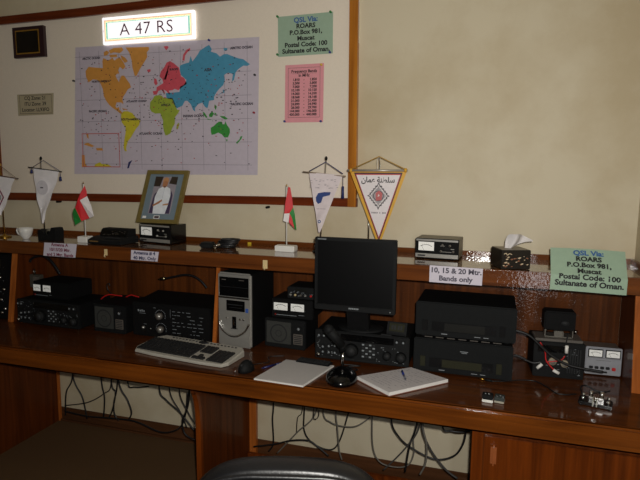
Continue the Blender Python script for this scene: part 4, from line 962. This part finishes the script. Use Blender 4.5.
# green address sheet taped on the shelf edge and bent back over the shelf
bx0, bx1 = .293, .587; b = MB()
def bend(a, c_):  # c_ = height above lower edge; lower part hangs on the edge, upper part leans back
    hz = .066
    if c_ <= hz: return (a, -.0012-.004*math.sin(a*9), c_)
    k = c_-hz; return (a, -.0012-.004*math.sin(a*9)+k*.62, hz+k*.785+.004*math.cos(a*9)-.004)
NX = 12; zs = [0,.02,.045,.066,.075,.10,.13,.16,.185,.205]
vs = []; 
for z in zs:
    for i in range(NX+1):
        a = -.1485+.297*i/NX; vs.append(bend(a, z))
fs = [(r_*(NX+1)+i, r_*(NX+1)+i+1, (r_+1)*(NX+1)+i+1, (r_+1)*(NX+1)+i) for r_ in range(len(zs)-1) for i in range(NX)]
b.add(vs, fs, 0, True)
for k, (s_, sz) in enumerate([('QSL Via:', .033), (ADDR[0], .031), (ADDR[1], .031), (ADDR[2], .031), (ADDR[3], .033), (ADDR[4], .033)]):
    zc = .180-.0297*k
    def fn(a, c_, zc=zc):
        p = bend(a*1.04+.003, zc+c_); return (p[0], p[1]-.0032, p[2]+.0022)
    b.text(s_, sz, 0, 0, 0, 2 if k == 0 else 1, bold=.0013, fn=fn)
o = b.build('address_notice', [GREENP, INK, INKB], None, (.420, YS-.007, 1.1668)); o.rotation_euler = (0, R(.6), 0); o.scale = (.955,.955,.955)
tag(o, 'green QSL address sheet hanging over the shelf edge at right', 'notice')

# ------------------------------------------------------------------ pennants on stands
def grid_cloth(b, tl, tr, tip, y, m, wav=.006, seed=0, n=8, rows=14, tipw=.004, fr=(1.0,)):
    rnd = random.Random(seed); ph = rnd.uniform(0, 6); vs = []
    for r_ in range(rows+1):
        v = r_/rows; l = Vector(tl).lerp(Vector((tip[0]-tipw, tip[1])), v); q = Vector(tr).lerp(Vector((tip[0]+tipw, tip[1])), v)
        for i in range(n+1):
            u = i/n; p = l.lerp(q, u)
            vs.append((p.x, y+wav*math.sin(u*5+v*7+ph)*(.3+.7*v)+wav*.6*math.sin(v*17+u*3+ph), p.y))
    b.add(vs, [(r_*(n+1)+i, r_*(n+1)+i+1, (r_+1)*(n+1)+i+1, (r_+1)*(n+1)+i) for r_ in range(rows) for i in range(n)], m, True)
def stand(t, x, top, ypole, poly_m=CHROME, xt=None):
    xt = x if xt is None else xt
    MB().cyl((x, ypole, .008), (xt, ypole, top), .0032, seg=10).build('pole', poly_m, t)
    b = MB(); b.lathe([(0,0),(.038,0),(.036,.006),(.012,.012),(.006,.02),(0,.021)], (x, ypole, 0)); b.build('base', BRASS if poly_m is BRASS else BLK2, t)
    b = MB(); b.sph((xt, ypole, top+.006), .007, 0, (1,1,1.6), 10); b.build('finial', BLK2 if poly_m is not BRASS else BRASS, t)
PY = -.11
def loc2(pts, x0): return [(x-x0, z-ZS) for x, z in pts]
def tassel(t, x, z0, z1, m):
    b = MB(); b.tube([(x,-.004,z0),(x,-.004,(z0+z1)/2)], .0015, 0, 6, 1); b.cyl((x,-.004,z0-(z0-z1)*.45), (x,-.004,z1), .0055, 0, 8, .0075); b.build('tassel', m, t)
# second from left: white satin pennant
A = loc2([(-2.539, 1.645), (-2.349, 1.626), (-2.49, 1.322), (-2.463, 1.696), (-2.572, 1.65), (-2.333, 1.626), (-2.549, 1.653), (-2.552, 1.615), (-2.344, 1.617), (-2.347, 1.574), (-2.468, 1.533)], -2.42)
t = thing('table_pennant', 'white satin pennant with navy tassels behind the tape dispenser', 'pennant', (-2.42, -.20+.006, ZS))
x0 = A[2][0]; stand(t, x0+.004, A[3][1], .006)
b = MB(); grid_cloth(b, A[0], A[1], A[2], -.006, 0, .0055, 3); b.build('cloth', [SATIN], t)
b = MB(); b.ring(A[10][0], A[10][1], .0, .042, -.0155, 0, 24); b.rect(A[10][0]-.013, A[10][0]+.008, A[10][1]-.004, A[10][1]+.003, -.0162, 1); b.build('emblem', [mat('satin_grey', (218,214,220), .4), mat('emblem_dark', (70,66,80), .5)], t)
MB().cyl((A[4][0], -.004, A[4][1]), (A[5][0], -.004, A[5][1]), .003, seg=10).build('crossbar', BLK2, t)
MB().tube([(A[0][0], -.004, A[0][1]+.006), (A[3][0], 0, A[3][1]-.006), (A[1][0], -.004, A[1][1]+.006)], .0016, 0, 6, 1).build('cord', NAVY, t)
tassel(t, A[6][0], A[6][1], A[7][1], NAVY); tassel(t, A[8][0], A[8][1], A[9][1], NAVY)
# far left pennant, partly out of frame
A = loc2([(-2.812, 1.609), (-2.6, 1.588), (-2.72, 1.367), (-2.704, 1.654), (-2.579, 1.584), (-2.832, 1.611)], -2.71)
t = thing('table_pennant', 'white pennant with crimson diamond on brass stand, leftmost pennant', 'pennant', (-2.71, -.27+.006, ZS))
stand(t, A[2][0]+.004, A[3][1], .006, BRASS)
b = MB(); grid_cloth(b, A[0], A[1], A[2], -.006, 0, .004, 6); b.build('cloth', [SATIN], t)
b = MB(); cx, cz = (-2.719, 1.474); cx += 2.71; cz -= ZS; cx -= .004
b.xz([(cx,cz-.062),(cx+.042,cz),(cx,cz+.07),(cx-.042,cz)], -.0135, 0); b.xz([(cx,cz-.05),(cx+.033,cz),(cx,cz+.058),(cx-.033,cz)], -.0141, 1); b.ring(cx, cz, .015, .021, -.0147, 2, 20); b.build('emblem', [mat('crimson_cloth', (126,24,62), .5), WHC, mat('emblem_grey', (130,126,136), .5)], t)
MB().cyl((A[5][0], -.004, A[5][1]), (A[4][0], -.004, A[4][1]), .0035, seg=10).build('crossbar', mat('rod_brown', (84,62,50), .4), t)
MB().tube([(A[0][0], -.004, A[0][1]+.004), (A[3][0], 0, A[3][1]), (A[1][0], -.004, A[1][1]+.004)], .0016, 0, 6, 1).build('cord', mat('cord_brown', (110,84,60), .6), t)
# white pennant with blue map
A = loc2([(-0.845, 1.638), (-0.671, 1.627), (-0.79, 1.338), (-0.762, 1.702), (-0.879, 1.641), (-0.656, 1.621), (-0.67, 1.621), (-0.668, 1.512), (-0.787, 1.394)], -.80)
t = thing('table_pennant', 'white satin pennant with small blue map behind the monitor', 'pennant', (-.80, -.17+.006, ZS))
stand(t, A[2][0]-.001, A[3][1], .012, CHROME, A[3][0])
b = MB(); grid_cloth(b, A[0], A[1], A[2], -.006, 0, .0035, 9); b.build('cloth', [mat('satin_pearl', (224,212,214), .35, var=.05, spec=.6, bump=.15)], t)
sh = loc2([(-0.806, 1.515), (-0.794, 1.536), (-0.762, 1.542), (-0.729, 1.542), (-0.734, 1.527), (-0.769, 1.518), (-0.778, 1.49), (-0.794, 1.482), (-0.804, 1.494)], -.80)
MB().xz(sh, -.0145, 0).build('map_emblem', mat('map_navy', (36,62,124), .5), t)
b = MB(); b.ring(A[8][0], A[8][1], .004, .0085, -.0145, 0, 16); b.disc(A[8][0], A[8][1], .0105, -.014, 1)
rnd = random.Random(5); e_ = b; b = MB()
for k in range(26):
    u = rnd.uniform(-.07, .07); z = A[0][1]-.03-rnd.uniform(0, .05); b.rect(u+A[3][0]-.006, u+A[3][0]+.004, z, z+.003, -.0145, 2)
b.build('upper_lettering', [WHC, WHC, mat('faint_print', (176,164,170), .5)], t); b = e_
b.build('emblem', [mat('map_navy', (36,62,124), .5), WHC], t); b = MB()
for k in range(6): b.rect(A[8][0]-.014+.008*k, A[8][0]-.009+.008*k, A[8][1]+.062, A[8][1]+.066, -.0145, 2)
b.build('lower_lettering', [WHC, WHC, mat('faint_print', (176,164,170), .5)], t)
MB().cyl((A[4][0], -.004, A[4][1]), (A[5][0], -.004, A[5][1]), .0035, seg=10).build('crossbar', mat('rod_wood', (150,130,110), .4), t)
MB().tube([(A[0][0], -.004, A[0][1]+.006), (A[3][0], .002, A[3][1]-.012), (A[1][0], -.004, A[1][1]+.006)], .0024, 0, 6, 1).build('cord', NAVY, t)
tassel(t, A[6][0], A[6][1], A[7][1], NAVY)
# gold edged pennant
A = loc2([(-0.636, 1.647), (-0.357, 1.65), (-0.484, 1.285), (-0.493, 1.718), (-0.648, 1.647), (-0.354, 1.649), (-0.615, 1.64), (-0.377, 1.642), (-0.484, 1.306), (-0.491, 1.529), (-0.495, 1.607), (-0.489, 1.447)], -.507)
t = thing('table_pennant', 'white pennant edged in gold with crest, right of the monitor top', 'pennant', (-.507, -.17+.006, ZS))
stand(t, A[2][0]-.055, A[4][1]-.15, .012)
b = MB(); b.xz([A[0], A[1], (A[2][0]+.003, A[2][1]), (A[2][0]-.003, A[2][1])], -.004, 0); b.build('gold_border', GOLDC, t)
def inner(k):
    a, c_, d_ = Vector(A[6]), Vector(A[7]), Vector(A[8]); g_ = (a+c_+d_)/3
    return [tuple(p.lerp(g_, k)) for p in (a, c_, d_)]
b = MB(); b.xz(inner(0), -.0048, 0); b.xz(inner(.055), -.0054, 1); b.xz(inner(.10), -.006, 2); b.build('cloth', [mat('edge_black', (40,30,34), .5), mat('edge_red', (176,40,44), .5), mat('pennant_white', (228,220,222), .4, var=.03)], t)
b = MB(); cx, cz = A[9]
nlob = 40; outer = []; innr = []
for k in range(nlob):
    a = 2*math.pi*k/nlob; m_ = 1/(abs(math.cos(a))/.052+abs(math.sin(a))/.064); m_ *= 1+.07*math.cos(k*math.pi)
    outer.append((cx+m_*math.cos(a), cz+m_*math.sin(a)))
b.xz(outer, -.0066, 0)
b.xz([(cx+(x-cx)*.84, cz+(z-cz)*.84) for x, z in outer], -.0071, 3)
b.xz([(cx+(x-cx)*.72, cz+(z-cz)*.72) for x, z in outer], -.0076, 1)
b.ring(cx, cz, .022, .026, -.0081, 0, 24)
b.xz([(cx-.012,cz-.024),(cx+.016,cz-.02),(cx+.02,cz+.012),(cx+.004,cz+.026),(cx-.014,cz+.014)], -.0084, 2)
b.xz([(cx-.004,cz-.004),(cx+.006,cz),(cx+.002,cz+.01)], -.0088, 3)
b.build('crest', [mat('crest_dark', (78,72,78), .5), mat('crest_grey', (160,154,158), .5), mat('crest_red', (190,96,96), .5), WHC], t)
ar = '\ufee5\ufe8e\ufee4\ufecb \ufe94\ufee8\ufec4\ufee0\ufeb3'
b = MB(); b.text(ar, .036, A[10][0], A[10][1]-.002, -.0068, 0, bold=.0008, sx=.92)
b.build('lettering', INK, t)
rnd = random.Random(12); b = MB()
for k in range(11):
    if k in (5, 7): continue
    b.rect(A[11][0]-.034+.0065*k, A[11][0]-.030+.0065*k, A[11][1]-.004, A[11][1]+.004, -.0068, 1)
b.build('small_lettering', [INK, mat('faint_grey', (120,112,116), .5)], t)
MB().cyl((A[4][0], -.008, A[4][1]+.003), (A[5][0], -.008, A[5][1]+.003), .0055, seg=12).build('crossbar', mat('rod_silver', (170,164,158), .35, metal=.4), t)
MB().tube([(A[0][0]+.004, -.008, A[0][1]+.006), (A[3][0], .0, A[3][1]), (A[1][0]-.004, -.008, A[1][1]+.006)], .0026, 0, 6, 1).build('cord', mat('cord_gold', (176,138,64), .5), t)
for sx, p in ((1, A[0]), (-1, A[1])):
    b = MB(); b.sph((p[0]+.006*sx, -.008, p[1]+.003), .009, 0, (1,1,1.2), 10); b.build('cord_knot', GOLDC, t)
MB().tube([(A[3][0]-.004, .002, A[3][1]), (A[3][0]-.010, .004, A[3][1]-.03), (A[3][0]-.006, .004, A[4][1])], .001, 0, 6, 2).build('hanging_thread', OFFW, t)
# thin stand rod continues up behind the cloth
MB().tube([(A[2][0]-.055, .012, A[4][1]-.15), (A[3][0], .012, A[4][1]-.03), (A[3][0], .006, A[3][1]-.002)], .0025, 0, 8, 2).build('upper_rod', CHROME, t)

# ------------------------------------------------------------------ cables hanging behind the desk
CY = -.05
def hang(pts, r, m, lab, up=True, y=CY, grp='cables hanging in the kneeholes'):
    P = [(x, y, max(z, r+.002)) for x, z in pts]
    if up: P = [(P[0][0], y, ZD-.045)]+P
    P = [(x, y if z > .078 or True else y, z) for x, y, z in P]
    o = MB().tube(P, r*.74).build('hanging_cable', m); tag(o, lab, 'cable', grp)
K1 = [
 ([(-2.468, 0.334), (-2.525, 0.209), (-2.54, 0.054)], .006, CBLK, 'black cable hanging nearest to the left panel in left kneehole', True, -0.045),
 ([(-2.455, 0.34), (-2.388, 0.199), (-2.361, 0.061)], .006, CBLK, 'black cable slanting right beside the left panel in left kneehole', True, -0.058),
 ([(-2.154, 0.334), (-2.213, 0.254), (-2.339, 0.179), (-2.515, 0.134)], .0045, CBLK, 'thin black cable sagging to the left across left kneehole wall', True, -0.072),
 ([(-2.216, 0.356), (-2.198, 0.237), (-2.21, 0.112)], .006, CBLK, 'black cable hanging straight in middle of left kneehole', True, -0.085),
 ([(-2.131, 0.348), (-2.104, 0.287), (-2.132, 0.171), (-2.162, 0.114)], .006, CBLK, 'black cable bending back left near middle of left kneehole', True, -0.099),
 ([(-2.076, 0.368), (-2.107, 0.229), (-2.107, 0.156), (-2.078, 0.117)], .006, CBLK, 'black cable bowed left with its foot kicked right, left kneehole', True, -0.113),
 ([(-2.057, 0.376), (-1.999, 0.265), (-1.974, 0.189), (-1.996, 0.142)], .006, CBLK, 'black cable bulging right before the loose end, left kneehole', True, -0.126),
 ([(-2.454, 0.134), (-2.285, 0.126), (-2.128, 0.138), (-1.941, 0.145), (-1.771, 0.104), (-1.669, 0.129), (-1.618, 0.179), (-1.591, 0.267), (-1.581, 0.374)], .0062, CBLK, 'long black cable trailing along the skirting in left kneehole', False, -0.140),
 ([(-1.974, 0.392), (-1.923, 0.367), (-1.829, 0.383)], .005, CBLK, 'short black cable loop just below desk edge in left kneehole', True, -0.153),
 ([(-1.75, 0.389), (-1.705, 0.322), (-1.617, 0.259), (-1.522, 0.16)], .006, CBLK, 'black cable slanting far right, first of the right bunch, left kneehole', True, -0.166),
 ([(-1.673, 0.396), (-1.605, 0.27), (-1.565, 0.183)], .004, CBLK, 'thin black cable slanting in middle of right bunch, left kneehole', True, -0.180),
 ([(-1.601, 0.408), (-1.554, 0.296), (-1.505, 0.221)], .004, CBLK, 'thin black cable nearest the scooped divider panel, left kneehole', True, -0.194),
 ([(-1.532, 0.364), (-1.576, 0.239), (-1.562, 0.159), (-1.499, 0.131)], .006, CBLK, 'black cable crossing leftward over the right bunch, left kneehole', True, -0.207),
]
K2 = [
 ([(-1.069, 0.359), (-1.075, 0.265), (-1.07, 0.127), (-1.098, 0.072)], .006, CBLK, 'black cable hanging straight nearest the divider in right kneehole', True, -0.092),
 ([(-0.894, 0.365), (-0.921, 0.305), (-0.928, 0.217)], .003, CBLK, 'thin black wire hanging short above the grey slanting cable', True, -0.105),
 ([(-0.879, 0.373), (-0.878, 0.242), (-0.824, 0.175), (-0.728, 0.157), (-0.677, 0.221), (-0.633, 0.38)], .0052, CBLK, 'black cable sagging in a deep loop, right kneehole left half', True, -0.119),
 ([(-0.805, 0.377), (-0.916, 0.232), (-1.031, 0.093)], .005, CGRY, 'grey cable slanting down left in right kneehole', True, -0.133),
 ([(-1.166, 0.116), (-1.042, 0.151), (-0.944, 0.188), (-0.847, 0.203), (-0.794, 0.178), (-0.731, 0.135)], .006, CBLK, 'black cable running low past the divider foot, right kneehole', False, -0.146),
 ([(-0.761, 0.39), (-0.719, 0.334), (-0.647, 0.321), (-0.577, 0.335), (-0.509, 0.391)], .0045, CGRY, 'grey cable sagging in a shallow loop below desk, right kneehole', True, -0.160),
 ([(-0.688, 0.406), (-0.679, 0.32), (-0.667, 0.197), (-0.651, 0.142)], .0055, CGRY, 'grey cable hanging straight through the shallow grey loop', True, -0.173),
 ([(-0.805, 0.405), (-0.806, 0.359), (-0.792, 0.352), (-0.777, 0.373), (-0.776, 0.404)], .003, CBLK, 'tiny black wire loop below the desk in right kneehole', True, -0.186),
 ([(-0.49, 0.422), (-0.482, 0.252), (-0.441, 0.178), (-0.355, 0.168), (-0.299, 0.193), (-0.276, 0.257), (-0.28, 0.335), (-0.26, 0.415)], .0045, CGRY, 'grey cable drooping in a deep loop, right kneehole middle', True, -0.200),
 ([(-0.393, 0.432), (-0.353, 0.34), (-0.282, 0.287), (-0.171, 0.25), (-0.083, 0.282), (-0.042, 0.351), (-0.03, 0.434)], .006, CBLK, 'black cable sagging in a wide loop, right kneehole right half', True, -0.213),
 ([(-0.264, 0.429), (-0.295, 0.307), (-0.313, 0.166)], .0062, CBLK, 'black cable slanting steeply left from the knot, right kneehole', True, -0.227),
 ([(-0.247, 0.433), (-0.311, 0.301), (-0.419, 0.164)], .005, mat('cable_slate', (66,64,62), .5), 'dark grey cable slanting far left from the knot, right kneehole', True, -0.240),
 ([(-0.237, 0.441), (-0.197, 0.328), (-0.123, 0.235), (-0.06, 0.193)], .0068, mat('cable_slate', (66,64,62)), 'thick dark cable slanting right from the knot, right kneehole', True, -0.254),
 ([(-0.231, 0.448), (-0.21, 0.351), (-0.211, 0.255), (-0.236, 0.188)], .006, CGRY, 'grey cable hanging down from the knot, right kneehole', True, -0.267),
 ([(-0.138, 0.459), (-0.094, 0.441), (-0.047, 0.443), (-0.002, 0.459)], .0065, CBLK, 'thick black cable loop under desk next to the cabinet', True, -0.281),
]
for p, r_, m, lab, up, y in K1+K2: hang(p, r_, m, lab, up, y)

# ------------------------------------------------------------------ office chair
t = thing('office_chair', 'black leather office chair pulled up in front of the desk', 'chair', (-.405, -1.715, 0), 15)
# backrest: rounded padded shape, its top edge bowed
def padded(prof, y0, y1, wtop):
    pass
b = MB(); n = 40; HW = .287; rows = []
def sq(a, p=3.7):
    c_, s_ = math.cos(a), math.sin(a); return (math.copysign(abs(c_)**(2/p), c_), math.copysign(abs(s_)**(2/p), s_))
layers = [(.0,.80),(.012,.93),(.034,1.0),(.06,1.0),(.078,.94),(.092,.82)]
zc, hz = .655, .228
vs = []
for yy, s_ in layers:
    for k in range(n):
        a = 2*math.pi*k/n; ux, uz = sq(a); z = uz*hz*(1-(1-s_)*.42)
        x = ux*HW*(1-(1-s_)*.42)*(1-.10*max(0, uz))
        bow = .010*(1-(ux*ux))*max(0, uz)
        vs.append((x, yy+.05*(abs(ux)**2)*-1*0+.0, zc+z+bow))
m_ = len(layers)
fs = [(l*n+k, l*n+(k+1) % n, (l+1)*n+(k+1) % n, (l+1)*n+k) for l in range(m_-1) for k in range(n)]
fs.append(list(range(n))); fs.append([(m_-1)*n+k for k in range(n)][::-1])
b.add(vs, fs, 0, True); o = b.build('backrest', LEATHER, t, (0, .17, 0)); s_ = o.modifiers.new('s', 'SUBSURF'); s_.levels = 1; s_.render_levels = 2
b = MB()
for off, yy in ((.006, .158), (.024, .1625)):
    b.tube([(x*HW*.84, yy+.0, zc+hz*(.93 if off < .01 else .82)+.010*(1-x*x)-.06*abs(x)**6) for x in (-1,-.8,-.5,-.2,.2,.5,.8,1)], .0075, 0, 8)
b.build('piping', LEATHER, t)
MB().box(-.24, .24, .16, .64, .41, .49, bev=.035, seg=4).build('seat', LEATHER, t, (0,0,0))
for sx in (-1, 1):
    b = MB(); b.tube([(sx*.235,.56,.44),(sx*.285,.56,.45),(sx*.29,.54,.55),(sx*.29,.5,.62)], .014); b.tube([(sx*.235,.25,.44),(sx*.285,.25,.45),(sx*.29,.27,.55),(sx*.29,.3,.62)], .014); b.box(sx*.29-.028, sx*.29+.028, .25, .54, .615, .645, 0, bev=.012, seg=3); b.build('armrest', BLK2, t)
MB().box(-.04, .04, .14, .17, .40, .58, bev=.008).build('back_bracket', BLK2, t)
MB().cyl((0,.4,.1), (0,.4,.41), .025, seg=16).build('gas_column', BLK2, t)
b = MB(); cs = []
for k in range(5):
    a = R(72*k+18); e = Vector((.29*math.cos(a), .4+.29*math.sin(a), .075)); b.cyl((0,.4,.11), e, .024, 0, 10, .015); cs.append(e)
b.build('star_base', BLK2, t)
for e in cs:
    MB().cyl((e.x-.022, e.y, .028), (e.x+.022, e.y, .028), .028, seg=16).build('caster', BLK2, t)

# things of one kind share a group phrase
PHRASE = {'table_pennant': 'table pennants standing on the shelf', 'table_flag': 'table flags standing on the shelf', 'loudspeaker': 'box loudspeakers on the desk',
    'linear_amplifier': 'stacked amplifiers on the desk', 'power_meter_box': 'twin meter boxes', 'radio_transceiver': 'wide transceivers on the desk',
    'regulated_power_supply': 'power supplies on the shelf', 'ballpoint_pen': 'pens on the desk', 'shelf_label': 'paper labels on the shelf edge',
    'address_notice': 'green address sheets', 'small_plug_box': 'tiny boxes on the desk'}
for o in list(COL.objects):
    k = o.name.split('.')[0]
    if o.parent is None and k in PHRASE: o['group'] = PHRASE[k]

# ------------------------------------------------------------------ camera and light
cam = bpy.data.cameras.new('camera'); co = bpy.data.objects.new('camera', cam); COL.objects.link(co)
cam.sensor_width = 36; cam.lens = 540*36/640; cam.clip_start = .02
rt = Vector((0.9566944110813972, 0.29091830925057777, 0.010116380202619407)); up = Vector((-0.046739335632650134, 0.11921615833365523, 0.9917675847177015)); fw = Vector((-0.28731731293160395, 0.9492913382807989, -0.12765076088614874))
co.matrix_world = Matrix(((rt.x, up.x, -fw.x, 0), (rt.y, up.y, -fw.y, -2.7624), (rt.z, up.z, -fw.z, 1.6482), (0,0,0,1)))
SC.camera = co
def light(name, kind, loc, power, col=(1,1,1), **k):
    l = bpy.data.lights.new(name, kind); l.energy = power; l.color = col
    for a, v in k.items(): setattr(l, a, v)
    o = bpy.data.objects.new(name, l); COL.objects.link(o); o.location = loc; return o
fl_ = light('camera_flash', 'SPOT', (.05, -2.74, 1.71), 146, (1,.965,.90), spot_size=R(135), spot_blend=1.0, shadow_soft_size=.02)
fl_.rotation_euler = (fw+Vector((-.02,0,.03))).to_track_quat('-Z', 'Y').to_euler()
ar_ = light('doorway_light', 'AREA', (.62, -4.3, 1.15), 11, (.95,.97,1), shape='RECTANGLE', size=.2, size_y=1.9)
ar_.rotation_euler = (R(90), 0, 0)
w = bpy.data.worlds.new('world'); SC.world = w; w.use_nodes = True
w.node_tree.nodes['Background'].inputs['Color'].default_value = (.9,.93,1,1); w.node_tree.nodes['Background'].inputs['Strength'].default_value = .03
SC.view_settings.view_transform = 'Standard'; SC.view_settings.look = 'None'; SC.view_settings.exposure = 0
